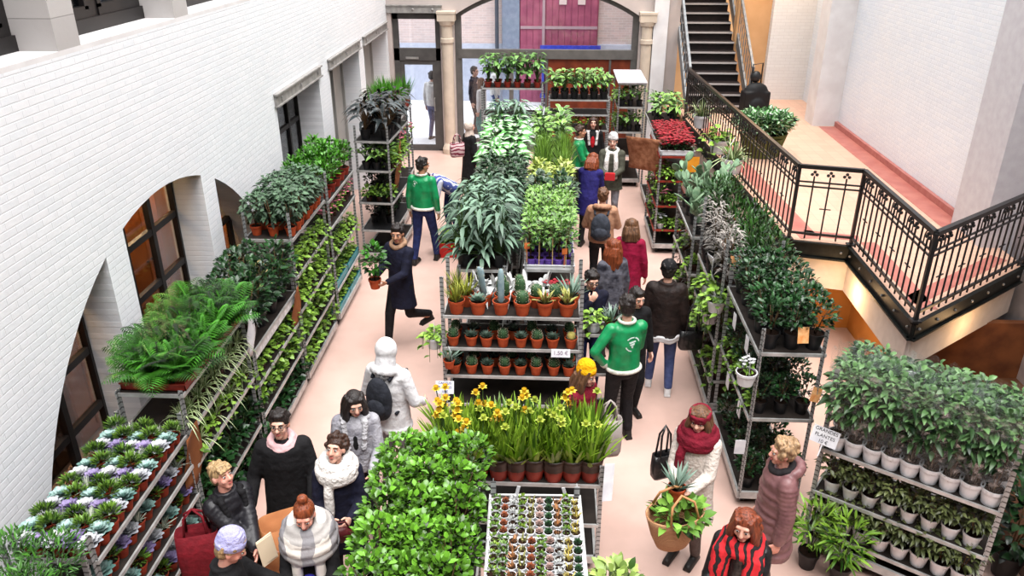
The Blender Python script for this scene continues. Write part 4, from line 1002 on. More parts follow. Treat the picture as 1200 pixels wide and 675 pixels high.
for i in range(5):
    for j in range(2): place('caladium' if i < 3 else 'silver', 'broad_leaf_plant', 'plant', lp(i, j, 'pale broad-leaved plant', 'caladiums', 'left aisle'), (-.88 + j * .32, 13.05 + i * .29, 1.68), 'broad-leaved plants behind the caladiums', 1.0)
trolley(.02, 13.6, PI / 2, (1.68, 1.1, .6), 'steel trolley of white-flowered plants behind the fine grasses', 1.72)
for i in range(5):
    for j in range(2): place('spath', 'white_leaf_plant', 'plant', lp(i, j, 'white-streaked leafy plant', 'fine grasses', 'centre'), (-.14 + j * .32, 13.05 + i * .29, 1.68), 'white-streaked plants behind the grasses', 1.05)
# C5, C6, C7 at the back
trolley(-.78, 16.5, 0, (2.16, 1.6, 1.0), 'tall trolley of upright green plants facing the hall below the arch', 2.2, L=1.2)
for j in range(2):
    for i in range(6): place('tallgreen', 'tall_leafy_plant', 'plant', 'tall leafy plant under the arch, %s from its left end, %s row' % (ORD[i], ('front', 'back')[j]), (-1.28 + i * .2, 16.35 + j * .26, 2.16), 'tall plants under the arch', 1.0)
trolley(.58, 16.6, 0, (1.92, 1.62, 1.3, .8), 'trolley with black shelves topped with white-streaked plants below the red wood panel', 2.0, L=1.2)
for j in range(2):
    for i in range(6): place('spath', 'white_leaf_plant', 'plant', 'white-green plant below the red wood panel, %s from its left end, %s row' % (ORD[i], ('front', 'back')[j]), (.08 + i * .2, 16.45 + j * .26, 1.92), 'white-green plants below the wood panel', 1.0)
for i in range(5): place('greens', 'leafy_houseplant', 'plant', 'green plant low on the black-shelved trolley, %s from its left end' % ORD[i], (.14 + i * .22, 16.42, 1.3), 'greens low on the black-shelved trolley', 1.0)
trolley(1.66, 17.3, PI / 2, (2.2, 1.72, 1.2, .7), 'end-on trolley with a flat grey board on top beside the stone column', 2.22)
m = MB(); m.bbox((1.36, 16.56, 2.212), (1.96, 18.02, 2.235)); tag(m.obj('board', M('pale_board', (206, 200, 204), (176, 168, 176), .6, .3, 9)), 'flat pale board lying on the trolley beside the stone column', 'board')
for lev, z in enumerate((1.72, 1.2)):
    for i in range(3):
        place('spath', 'leafy_houseplant', 'plant', 'leafy plant under the pale board, %s shelf, %s from its left side' % (('upper', 'lower')[lev], ORD[i]), (1.48 + i * .18, 16.75, z), 'leafy plants under the pale board', .78)
        place('pothos', 'trailing_pothos', 'plant', 'trailing plant on the flank under the pale board, %s shelf, %s along' % (('upper', 'lower')[lev], ORD[i]), (1.44, 16.95 + i * .35, z), 'trailing plants under the pale board', 1.1)
# C0: bulbs
def bulbs(rng, z0, fl):
    m = blades(rng, z0, 60, .36, .03, .62, .2, r0=.055)
    for k in range(fl):
        a = rng.uniform(0, 2 * PI); r = rng.uniform(.02, .09); h = z0 + rng.uniform(.26, .4)
        m.tube([(0, 0, z0), (math.cos(a) * r, math.sin(a) * r, h)], .004, 5, 1, False)
        p = V((math.cos(a) * r, math.sin(a) * r, h)); flower_heads(rng, m, [p], .038, 2, 6, .3)
        m.lathe([(.006, 0), (.013, .012), (.018, .03)], p, 8, 3)
    return m
L_ora = LM('orange_trumpet', (236, 160, 20), (250, 206, 50))
L_bud = LM('lime_bud', (150, 176, 40), (206, 220, 90))
fol('daff', bulbs, [L_bulb, stem_m, L_yel, L_ora], 3, pk='red_m', fl=4); fol('bulb', bulbs, [L_bulb, stem_m, L_bud, L_bud], 3, pk='red_m', fl=1)
wm = MB(); wm.lathe([(.08, .095), (.081, .12), (.084, .15), (.093, .19), (.089, .188), (.078, .15), (.073, .11)], n=14); wrapm = wm.mesh('wrap', M('dark_brown_wrap', (58, 38, 28), (40, 26, 20), .4, .4, 20), True)
trolley(-.235, 5.72, 0, (.98, .55), 'steel trolley of spring bulbs in red pots facing the camera', 1.2, L=1.44, posts=(.98, .98, 1, 1))
ck_names = {'daff': ('daffodil', 'yellow daffodils'), 'bulb': ('spring_bulb', 'green spring bulbs in bud')}
for j in range(3):
    for i in range(9):
        k = 'daff' if (i, j) in ((0, 1), (0, 2), (1, 1), (2, 2), (1, 0), (4, 2), (3, 1), (7, 2)) else 'bulb'
        place(k, ck_names[k][0], 'flower', '%s in a red pot, %s from its left end, %s row' % (ck_names[k][1], ORD[i], ORD[j]), (-.86 + i * .158 + J(.01), 5.53 + j * .17 + J(.01), .98), 'spring bulbs in red pots', 1.3, extra=[('wrap', wrapm)])
# Cb: glossy bushes, Ct: tiny plants in white trays
trolley(-.8, 4.15, PI / 2, (1.38, .8), 'steel trolley hidden under a mass of glossy green bushes', 1.55, L=1.5, Dp=.62)
for i in range(6):
    for j in range(3): place('box_bush', 'glossy_bush', 'bush', lp(i, j, 'glossy bright green bush', 'near end', 'left side'), (-1.02 + j * .22 + J(.015), 3.24 + i * .3 + J(.015), 1.38), 'glossy bushes in the foreground', 1.05)
trolley(-.03, 3.56, PI / 2 + .03, (1.84, 1.3, .8), 'steel trolley with white trays of tiny plants on top in the foreground', 1.92, L=1.4, Dp=.6, posts=(1, 1, 1.02, 1.02))
def mini(rng, z0, kind):
    m = MB()
    if kind == 0: m = rosette(rng, z0, .03, 3, 6, .55)
    elif kind == 1: m = tuft(rng, z0, .03, .05, 22)
    elif kind == 2: m = blades(rng, z0, 12, .05, .009, .7, .1)
    return m
minis = [('green', (50, 96, 30), (130, 170, 70), 1), ('russet', (120, 60, 40), (180, 104, 70), 0), ('white-haired', (196, 200, 196), (240, 242, 240), 1), ('bright green', (70, 120, 30), (160, 190, 70), 1), ('yellow-green', (130, 140, 60), (206, 200, 130), 2), ('pinkish', (170, 130, 120), (216, 186, 176), 0), ('dark green', (20, 50, 28), (70, 110, 70), 0), ('orange-tipped', (170, 110, 60), (220, 160, 110), 2), ('leaf-green', (60, 110, 30), (140, 176, 60), 1), ('golden', (170, 150, 60), (226, 206, 110), 2)]
for i, (nm, a, b_, kd) in enumerate(minis): fol('mini%d' % i, mini, [LM('mini_%d' % i, a, b_)], 2, pk='white_xs', kind=kd)
for k in range(3):
    y = 4.0 - k * .37
    tray('plant_tray', 'white tray of tiny plants, %s from the bulbs' % ORD[k], (-.035 + (y - 3.56) * -.03, y, 1.84), (.585, .355), white_pl, .03, 'white trays of tiny plants', .035)
    for i in range(10):
        for j in range(5):
            q = (i * 7 + k * 3) % 10 if k == 1 else i if k == 0 else (i * 3 + 4) % 10
            place('mini%d' % q, 'tiny_succulent', 'succulent', 'tiny %s succulent, %s column, %s row, %s white tray from the bulbs' % (minis[q][0], ORD[i], ORD[j], ORD[k]), (-.285 + i * .0565 + (y - 3.56) * -.03, y + .14 - j * .07, 1.849), 'tiny succulents in white pots', RND.uniform(1.0, 1.25))
for k, (x, d) in enumerate(((-.17, .2), (.15, -.25))):
    m = MB(); m.box((0, 0, .05), (.022, .003, .13), 0, (.1, d, 0)); tag(m.obj('plant_label', white_p, None, False, (x, 4.2, 1.855)), 'white plastic plant label standing in the trays, %s one' % ('left', 'right')[k], 'label')
t = place('sidebush', 'leafy_houseplant', 'plant', 'light green leafy plant beside the white trays', (.46, 3.72, 1.3), None, 1.0)
trolley(.48, 3.55, PI / 2, (1.3, .7), 'low trolley holding one light green plant beside the white trays', 1.34, L=.7, Dp=.34)
# plants hung at the flanks of the cactus trolley
def hook_pot(key, name, lbl, loc, s=1.0, potname='pot'):
    t = place(key, name, 'plant', lbl, loc, None, s)
    m = MB(); r = .1 * s
    m.tube([(-.1, 0, .14), (-.07, 0, .28), (0, 0, .34), (.07, 0, .28), (.1, 0, .14)], .003, 5); m.obj('hanger', steel_edge, t)
    return t
fol('hang_green', trailing, [L_pothos, stem_m], 2, pk='hang_w', n=10, drop=.35, L=.09, w=.06, R=.1); fol('hang_spider', blades, [L_spider], 2, pk='hang_w', n=60, L=.3, w=.018, spread=1.2, droop=.6, r0=.05)
fol('hang_white', kal, [L_pothos, stem_m, L_whitefl], 1, pk='hang_w'); fol('hang_aloe', blades, [L_aloe], 1, pk='terra_l', n=26, L=.26, w=.03, spread=.9, droop=.05)
hook_pot('hang_aloe', 'aloe', 'silvery aloe in white-rimmed pot hung at the front left of the cactus trolley', (-1.02, 7.28, 1.0), .75)
hook_pot('hang_green', 'trailing_pothos', 'trailing green plant hung at the left flank of the cactus trolley', (-1.2, 7.5, 1.12), .95)
t = place('hang_green', 'trailing_pothos', 'plant', 'leafy green plant at the right flank of the cactus trolley', (.52, 7.82, 1.2), None, .95)
t = hook_pot('hang_aloe', 'aloe', 'spiky aloe in terracotta pot at the right flank of the cactus trolley', (.72, 7.84, 1.2), .9)
trolley(.62, 7.86, 0, (1.2, .7), 'narrow stand with aloe and leafy plant beside the cactus trolley', 1.25, L=.42, Dp=.3)

# ---- right-hand side
trolley(2.23, 7.1, PI / 2, (1.77, 1.06), 'end-on steel trolley with dark laurels in black pots on top', 2.02, L=1.42, Dp=.6)
for i in range(5):
    for j in range(3): place('laurel', 'laurel_bush', 'bush', lp(i, j, 'dark laurel in black pot'), (2.05 + j * .2, 6.52 + i * .29, 1.77), 'laurels on the end-on trolley', 1.0)
for lev, z in enumerate((1.06, .17)):
    for i in range(4):
        for j in range(3): place('laurel', 'dark_shrub', 'bush', 'dark shrub, %s shelf below the laurels, %s deep, %s from the aisle' % (('upper', 'lower')[lev], ORD[i], ORD[j]), (2.05 + j * .2, 6.52 + i * .33, z), 'dark shrubs below the laurels', .82)
tag_m = M('cream_orange_tag', (246, 196, 140), (232, 150, 84), .6, .3, 20)
def card(lbl, c, w, h, mat, rot, group=None, name='price_tag'):
    m = MB(); m.box((0, 0, 0), (w, .004, h)); m.box((0, .005, h * .42), (w * .3, .012, .02), 1)
    o = m.obj(name, [mat, steel_edge], None, False, c); o.rotation_euler = rot
    return tag(o, lbl, 'tag', group)
card('orange and cream plant tag under the dark laurels', (2.29, 6.36, 1.98), .1, .15, tag_m, (-.25, 0, .1)); card('orange plant tag on the shelf below the laurels, by the right post', (2.5, 6.36, 1.36), .09, .14, tag_m, (-.25, .3, .1)); card('orange plant tag at the far left corner of the laurels', (1.98, 7.83, 2.05), .1, .12, tag_m, (-.25, 0, 0))
for k, (y, z) in enumerate(((6.75, 1.66), (7.3, 1.62), (6.7, .96), (7.25, .94))): card('white price card on the aisle flank of the laurel trolley, %s' % ('upper near', 'upper far', 'lower near', 'lower far')[k], (1.915, y, z), .12, .16, white_p, (0, 0, -PI / 2), 'white price cards on the laurel trolley')
for i in range(5): place('pothos', 'trailing_pothos', 'plant', 'dark trailing plant on the aisle flank of the laurel trolley, %s along' % ORD[i], (1.99, 6.6 + i * .27, 1.06), 'trailing plants on the laurel trolley', .8)
hook_pot('hang_white', 'white_flowering_plant', 'white flowers in a white pot hung on the corner post of the laurel trolley', (1.84, 6.36, 1.46), .95)
card('white tear-shaped tag low on the laurel trolley corner', (1.88, 6.36, .75), .1, .16, white_p, (0, 0, 0))
# R3
trolley(2.2, 8.65, PI / 2, (1.5, 1.0, .5), 'tall steel trolley of grey twiggy plants between laurels and cacti pads', 2.25, Dp=.62)
for i in range(4):
    place('greytwig', 'grey_twiggy_plant', 'plant', 'dry grey twiggy plant on the aisle side, %s from the laurels' % ORD[i], (1.98, 8.1 + i * .34, 1.5), 'grey twiggy plants', 1.25)
    place('darkup', 'leafy_shrub', 'plant', 'dark green shrub behind the grey twigs, %s from the laurels' % ORD[i], (2.27, 8.1 + i * .34, 1.5), 'dark shrubs behind the grey twigs', 1.15)
    place('darkup', 'leafy_shrub', 'plant', 'dark green shrub next to the landing, %s from the laurels' % ORD[i], (2.45, 8.1 + i * .34, 1.5), 'dark shrubs next to the landing', 1.15)
for lev, z in enumerate((1.0, .5)):
    for i in range(5): place('pothos' if (i + lev) % 3 else 'greytwig', 'trailing_pothos' if (i + lev) % 3 else 'grey_twiggy_plant', 'plant', '%s on the %s shelf under the grey twigs, %s from the laurels' % ('bright trailing plant' if (i + lev) % 3 else 'drooping grey plant', ('upper', 'lower')[lev], ORD[i]), (1.98, 8.05 + i * .3, z), 'plants under the grey twigs', 1.25 if (i + lev) % 3 else .75)
for i in range(3): place('hang_green', 'trailing_pothos', 'plant', 'lime trailing plant spilling into the aisle beside the grey twigs, %s from the laurels' % ORD[i], (1.86, 7.95 + i * .22, 1.5 - .25 * (i % 2) - .1), 'lime plants spilling into the aisle', 1.0)
sheet('crumpled white paper hanging beside the lime trailing plants', (1.83, 8.35, 1.9), .2, .3, white_p, -PI / 2, tilt=.2)
# R3b prickly pears
trolley(2.15, 10.3, PI / 2, (1.62, 1.1, .6), 'steel trolley of prickly pears before the red flowers', 1.9, Dp=.62)
for i in range(4):
    for j in range(3):
        k = 'opuntia' if (j == 0 or i > 1) else 'darkup'
        place(k, 'prickly_pear' if k == 'opuntia' else 'leafy_shrub', 'cactus' if k == 'opuntia' else 'plant', lp(i, j, 'grey-green prickly pear' if k == 'opuntia' else 'dark shrub beside prickly pears', 'grey twigs'), (1.95 + j * .2, 9.75 + i * .35, 1.62), 'prickly pears and shrubs', 1.0)
for lev, z in enumerate((1.1, .6)):
    for i in range(4): place('greytwig' if i % 2 else 'pothos', 'drooping_plant', 'plant', 'drooping %s plant under the prickly pears, %s shelf, %s along' % ('grey' if i % 2 else 'lime', ('upper', 'lower')[lev], ORD[i]), (1.93, 9.75 + i * .34, z), 'drooping plants under the prickly pears', .8 if i % 2 else 1.15)
# R4 red flowers
trolley(2.1, 13.6, PI / 2, (1.74, 1.32, .88, .45), 'steel trolley topped with trays of red flowers beside the railing', 1.8, Dp=.58, edge=redpot)
def redplant(rng, z0):
    m = bushy(rng, z0, R=.07, H=.12, n=24, L=.06, w=.03, stem=False)
    flower_heads(rng, m, [(rng.uniform(-.07, .07), rng.uniform(-.07, .07), z0 + .06 + rng.uniform(.02, .12)) for _ in range(26)], .036, 2, 5)
    return m
fol('redpl', redplant, [L_dark, stem_m, L_red], 3, pk='brown_s')
for k in range(2):
    tray('plant_tray', '%s white tray of red flowers beside the railing' % ('nearer', 'farther')[k], (2.1, 13.27 + k * .68, 1.74), (.56, .66), white_pl, 0, 'white trays of red flowers', .09)
    for i in range(5):
        for j in range(4): place('redpl', 'red_flowering_plant', 'flower', 'red flowering plant in the %s white tray, %s row, %s from the aisle' % (('nearer', 'farther')[k], ORD[i], ORD[j]), (1.9 + j * .135, 13.0 + k * .68 + i * .135, 1.75), 'red flowers beside the railing', 1.05)
for lev, z in enumerate((1.32, .88, .45)):
    for i in range(6):
        k = ('pothos', 'pinkpl', 'whitefl')[(i + lev) % 3]
        place(k, ('trailing_pothos', 'pink_flowering_plant', 'white_flowering_plant')[(i + lev) % 3], 'plant', '%s under the red flowers, %s shelf down, %s from its near end' % (('lime trailing plant', 'pink flowering plant', 'white flowering plant')[(i + lev) % 3], ORD[lev], ORD[i]), (1.93, 13.0 + i * .24, z), 'mixed pots under the red flowers', 1.1)
    for i in range(3): place('pothos', 'trailing_pothos', 'plant', 'green plant, near end under red flowers, %s shelf down, %s from the aisle' % (ORD[lev], ORD[i]), (2.02 + i * .13, 13.0, z), 'greens on the near end under the red flowers', .9)
card('yellow-orange price card beside the red flowers', (2.36, 12.86, 1.62), .2, .26, M('amber_card', (232, 160, 50), (220, 140, 30), .6), (0, 0, .1))
sheet('crumpled brown paper hanging at the aisle side of the red flowers', (1.6, 13.25, 1.95), .7, .6, M('tan_wrapping_paper', (184, 128, 96), (140, 88, 62), .8, .2, 14), -.5, tilt=.3)
# R5 behind
trolley(2.2, 15.6, PI / 2, (1.7, 1.1), 'trolley of leafy plants behind the red flowers by the column', 1.75, L=1.3)
for i in range(3):
    for j in range(2): place('spath', 'leafy_houseplant', 'plant', lp(i, j, 'leafy plant behind red flowers', 'red flowers'), (2.08 + j * .3, 15.2 + i * .4, 1.7), 'leafy plants behind the red flowers', .95)
for k, (y, z) in enumerate(((12.45, 1.72), (13.6, 1.72), (15.4, 1.72))):
    t = hook_pot(('hang_spider', 'hang_green', 'hang_spider')[k], 'hanging_spider_plant' if k != 1 else 'trailing_pothos', 'leafy plant in a white pot hung on the landing railing, %s from the landing corner' % ORD[k], (2.9, y, z - .1), 1.7)
# R1 wrapped plants in white pots
A1 = -math.atan2(.75, 1.1); u1 = V((math.cos(A1), math.sin(A1))); n1_ = V((-u1.y, u1.x)); P1c = V((2.99, 5.43)) + n1_ * .29
trolley(P1c.x, P1c.y, A1, (1.16, .7, .3), 'angled steel trolley of plastic-wrapped plants in white pots below the landing', 1.95, L=1.36, Dp=.58)
film_m = film('clear_sleeve', .17)
def sleeve(rng, z0=.1, h=.8, r0=.085, r1=.17):
    m = MB(); n = 14; k = 9; vs = []; fs = []
    for i in range(k + 1):
        t = i / k; r = r0 + (r1 - r0) * t ** .8
        for j in range(n):
            a = 2 * PI * j / n; rr = r * (1 + rng.uniform(-.07, .07)) * (1 + (.14 * rng.uniform(-1, 1) if i == k else 0))
            vs.append((rr * math.cos(a), rr * math.sin(a), z0 + h * t + (rng.uniform(-.06, .06) if i == k else 0)))
    for i in range(k):
        for j in range(n): fs.append((i * n + j, i * n + (j + 1) % n, (i + 1) * n + (j + 1) % n, (i + 1) * n + j))
    m.add(vs, fs); return m.mesh('sleeve', film_m, True)
sleeves = [sleeve(random.Random(50 + i)) for i in range(4)]
def dry(rng, z0): 
    m = blades(rng, z0, 16, .14, .008, .6, .05, nl=3, r0=.05); return m
drymesh = [dry(random.Random(80 + i), .13).mesh('dry_stem', [L_dry], True) for i in range(2)]
for j in range(3):
    for i in range(9):
        p = V((2.99, 5.43)) + u1 * (-.6 + i * .15) + n1_ * (.09 + j * .19)
        place('wrapbush', 'wrapped_foliage_plant', 'plant', 'plastic-wrapped leafy plant in white pot, %s from the laurels, %s row back' % (ORD[i], ORD[j]), (p.x, p.y, 1.16), 'wrapped plants in white pots', 1.0, extra=[('sleeve', sleeves[(i + j) % 4])] * (j < 2) + [('stems', drymesh[i % 2])])
for i in range(8):
    p = V((2.99, 5.43)) + u1 * (-.56 + i * .16) + n1_ * .1
    place('lowgreen', 'olive_foliage_plant', 'plant', 'olive-leaved plant in white pot on the middle shelf, %s from the laurels' % ORD[i], (p.x, p.y, .7), 'olive plants on the middle shelf', .82)
    p = p - n1_ * .0
    place('lowgreen', 'olive_foliage_plant', 'plant', 'olive-leaved plant in white pot on the bottom shelf, %s from the laurels' % ORD[i], (p.x, p.y, .3), 'olive plants on the bottom shelf', .9)
for k, (dx, dn) in enumerate(((-.58, -.17), (-.3, -.17))):
    p = V((2.99, 5.43)) + u1 * dx + n1_ * dn
    place('bamboo', 'bamboo_plant', 'plant', 'bright bamboo-leaved plant on the floor before the wrapped plants, %s' % ('by the laurels', 'under the second white pot')[k], (p.x, p.y, 0), None, 1.1)
for k, (x, y) in enumerate(((4.15, 5.6), (4.3, 6.3), (3.95, 6.6), (4.4, 5.0))): place('dark_bush', 'ficus', 'plant', 'dark shrub in the shade behind the wrapped plants, %s' % ('nearest the corner post', 'against the brown end wall', 'closest to the laurels', 'at the edge of the photo')[k], (x, y, .012), None, 1.6)
# big pots on the landing and behind R1
t = thing('planter', 'olive fabric planter of mixed green plants on the landing', 'planter', (3.75, 14.05, ZL), .1)
m = MB(); m.lathe([(0, 0), (.3, 0), (.42, .4), (.43, .42), (.39, .42), (.38, .34)], n=20, sx=1, sy=.75); m.disc((0, 0, 0), .36, 20, 1, .36); m.obj('pot', [M('olive_fabric', (96, 104, 52), (76, 84, 40), .8), soil], t)
for i in range(6):
    o = link('foliage', LEAF['planter'][0][0], t, (.24 * math.cos(i * 1.05), .18 * math.sin(i * 1.05), .2), i); o.scale = (1.3,) * 3
m = MB()
for i in range(10):
    a = i * 2.4; flower_heads(RND, m, [(.28 * math.cos(a), .2 * math.sin(a), .68 + .05 * (i % 3))], .05, 0)
m.obj('flower', L_whitefl, t)
# suitcase-like black bag at the foot of the stairs
t = thing('rolling_bag', 'black rolling bag with raised handle at the foot of the stairs', 'bag', (4.2, 16.75, ZL), .15)
NY = M('black_nylon', (14, 14, 16), (22, 22, 24), .6, .3, 10); m = MB(); m.bbox((-.27, -.15, .04), (.27, .15, .6)); m.ball((0, 0, .58), (.26, .15, .2), 16, 10); m.ball((0, -.12, .3), (.2, .1, .2), 14, 10); BAG = (m, NY)
m = MB(); m.tube([(-.1, .05, .75), (-.1, .05, 1.12), (.1, .05, 1.15), (.1, .05, .75)], .014, 6); m.ball((-.02, .05, .88), (.11, .09, .12), 10, 7); m.obj('handle', black_pl, t, True)
for s_ in (-1, 1):
    m = MB(); m.lathe([(0, -.02), (.05, -.02), (.05, .02), (0, .02)], (s_ * .17, .1, .05), 12, axis=Matrix.Rotation(PI / 2, 3, 'Y')); m.obj('wheel', caster_m, t)

# ---- written cards
ink = M('black_ink', (24, 24, 28), None, .7)
def sign(lbl, loc, rot, w, h, lines, size, stem=None, col=None, name='price_sign'):
    t = thing(name, lbl, 'sign', loc); t.rotation_euler = rot
    m = MB(); m.box((0, 0, 0), (w, .004, h)); m.obj('card', white_p, t)
    n = len(lines)
    for i, tx in enumerate(lines):
        c = bpy.data.curves.new('lettering', 'FONT'); c.body = tx; c.size = size; c.align_x = 'CENTER'; c.align_y = 'CENTER'; c.extrude = .0008
        c.materials.append(col or ink)
        o = bpy.data.objects.new('tmp', c); COL.objects.link(o); dg = bpy.context.evaluated_depsgraph_get(); dg.update()
        me = bpy.data.meshes.new_from_object(o.evaluated_get(dg)); bpy.data.objects.remove(o); o = link('lettering', me, t)
        o.location = (0, -.0032, h / 2 - h * (i + .5) / n); o.rotation_euler = (PI / 2, 0, 0)
    if stem:
        m = MB(); m.box((0, .004, -h / 2 - stem / 2 + .01), (.012, .004, stem)); m.obj('stem', white_pl, t)
    return t
sp = V((2.99, 5.43)) + u1 * -.64 + n1_ * -.05
sign('white card with three handwritten lines at the corner of the wrapped plants', (sp.x - .03, sp.y, 1.33), (-.35, .12, A1 + .1), .22, .15, ['GRANDES', 'PLANTES', '10 €'], .042, .12)
sign('small white price card clipped to the middle cactus shelf', (.16, 7.325, 1.18), (-.25, 0, 0), .2, .09, ['1.50 €'], .06, None, M('mauve_ink', (120, 96, 120)))
sign('white card with three printed lines at the near left of the cactus trolley', (-.98, 6.62, 1.17), (-.3, 0, 0), .18, .13, ['CACTUS', 'PLANTES', '10 €'], .034, .28, M('blue_ink', (70, 70, 130)))
card('tall blank white card at the right corner of the bulb trolley', (.55, 5.4, 1.05), .09, .34, white_p, (-.2, .1, .3), name='blank_card')
# ------------------------------------------------------------------ people
def remesh(name, mb, voxel, smooth_it, mats, sm=.5):
    me = mb.mesh('tmp', mats[:1]); o = bpy.data.objects.new('tmp', me); COL.objects.link(o)
    r = o.modifiers.new('r', 'REMESH'); r.mode = 'VOXEL'; r.voxel_size = voxel
    if smooth_it:
        s = o.modifiers.new('s', 'SMOOTH'); s.factor = sm; s.iterations = smooth_it
    dg = bpy.context.evaluated_depsgraph_get(); dg.update()
    out = bpy.data.meshes.new_from_object(o.evaluated_get(dg)); out.name = name
    bpy.data.objects.remove(o); bpy.data.meshes.remove(me)
    out.materials.clear()
    for m in mats: out.materials.append(m)
    out.polygons.foreach_set('use_smooth', [True] * len(out.polygons)); out.update()
    return out
link('body', remesh('body', BAG[0], .02, 6, [BAG[1]]), [o for o in COL.objects if o.name == 'rolling_bag'][0])
def cloth(name, c, c2=None, rough=.8, spec=.25, ns=14, b=.5, bs=16):
    if name in MATS: return MATS[name]
    c2 = c2 or tuple(x * .82 for x in c)
    m, nt, bb = nodes(name)
    t = nt.nodes.new('ShaderNodeTexCoord')
    nt.links.new(mixc(nt, ramp(nt, noise(nt, ns, 3), .35, .65), lin(c), lin(c2)), bb.inputs['Base Color'])
    bb.inputs['Roughness'].default_value = rough; bb.inputs['Specular IOR Level'].default_value = spec
    bump(nt, bb, noise(nt, bs, 2.5), b, .03); MATS[name] = m; return m
def stripes(name, c1, c2, axis=0, scale=14, width=.5, c3=None, axis2=2):
    m, nt, bb = nodes(name); t = nt.nodes.new('ShaderNodeTexCoord'); sp = nt.nodes.new('ShaderNodeSeparateXYZ'); nt.links.new(t.outputs['Object'], sp.inputs[0])
    wob = math_(nt, 'MULTIPLY', noise(nt, 7, 2), .12)
    f = math_(nt, 'LESS_THAN', math_(nt, 'FRACT', math_(nt, 'MULTIPLY', math_(nt, 'ADD', sp.outputs[axis], wob), scale)), width)
    c = mixc(nt, f, lin(c1), lin(c2))
    if c3:
        g = math_(nt, 'LESS_THAN', math_(nt, 'FRACT', math_(nt, 'MULTIPLY', math_(nt, 'ADD', sp.outputs[axis2], wob), scale)), .45)
        c = mixc(nt, math_(nt, 'MULTIPLY', g, .6), c, lin(c3))
    nt.links.new(c, bb.inputs['Base Color']); bb.inputs['Roughness'].default_value = .85; bump(nt, bb, noise(nt, 22, 2), .4, .02); MATS[name] = m; return m
def hairmat(name, c):
    if name in MATS: return MATS[name]
    m, nt, bb = nodes(name); t = nt.nodes.new('ShaderNodeTexCoord'); mp = nt.nodes.new('ShaderNodeMapping'); mp.inputs['Scale'].default_value = (1, 1, .16); nt.links.new(t.outputs['Object'], mp.inputs[0])
    n = noise(nt, 70, 3, mp.outputs[0])
    nt.links.new(mixc(nt, ramp(nt, n, .3, .7), lin(tuple(x * .55 for x in c)), lin(c)), bb.inputs['Base Color']); bb.inputs['Roughness'].default_value = .45; bb.inputs['Specular IOR Level'].default_value = .4
    bump(nt, bb, n, .7, .012); MATS[name] = m; return m
def skin(name, c):
    if name in MATS: return MATS[name]
    m, nt, bb = nodes(name)
    nt.links.new(mixc(nt, ramp(nt, noise(nt, 9, 3), .35, .7), lin(c), lin((min(255, c[0] * 1.0), c[1] * .9, c[2] * .88))), bb.inputs['Base Color'])
    bb.inputs['Roughness'].default_value = .5; bb.inputs['Subsurface Weight'].default_value = .08; bb.inputs['Subsurface Radius'].default_value = (.02, .008, .004); MATS[name] = m; return m
SK1 = skin('fair_skin', (226, 178, 156)); SK2 = skin('olive_skin', (196, 146, 116)); SK3 = skin('rosy_skin', (230, 170, 150))
eye_w = M('eye_white', (236, 232, 228)); iris_m = M('dark_iris', (34, 24, 20), None, .2, .6); lip_m = M('lip', (176, 92, 86)); lens_rim = M('spectacle_frame', (24, 20, 22), None, .3)
shoe_m = M('dark_shoe', (28, 26, 26), (40, 36, 34), .5); shoe_w = M('white_trainer', (226, 226, 226), None, .5)
NP = [0]
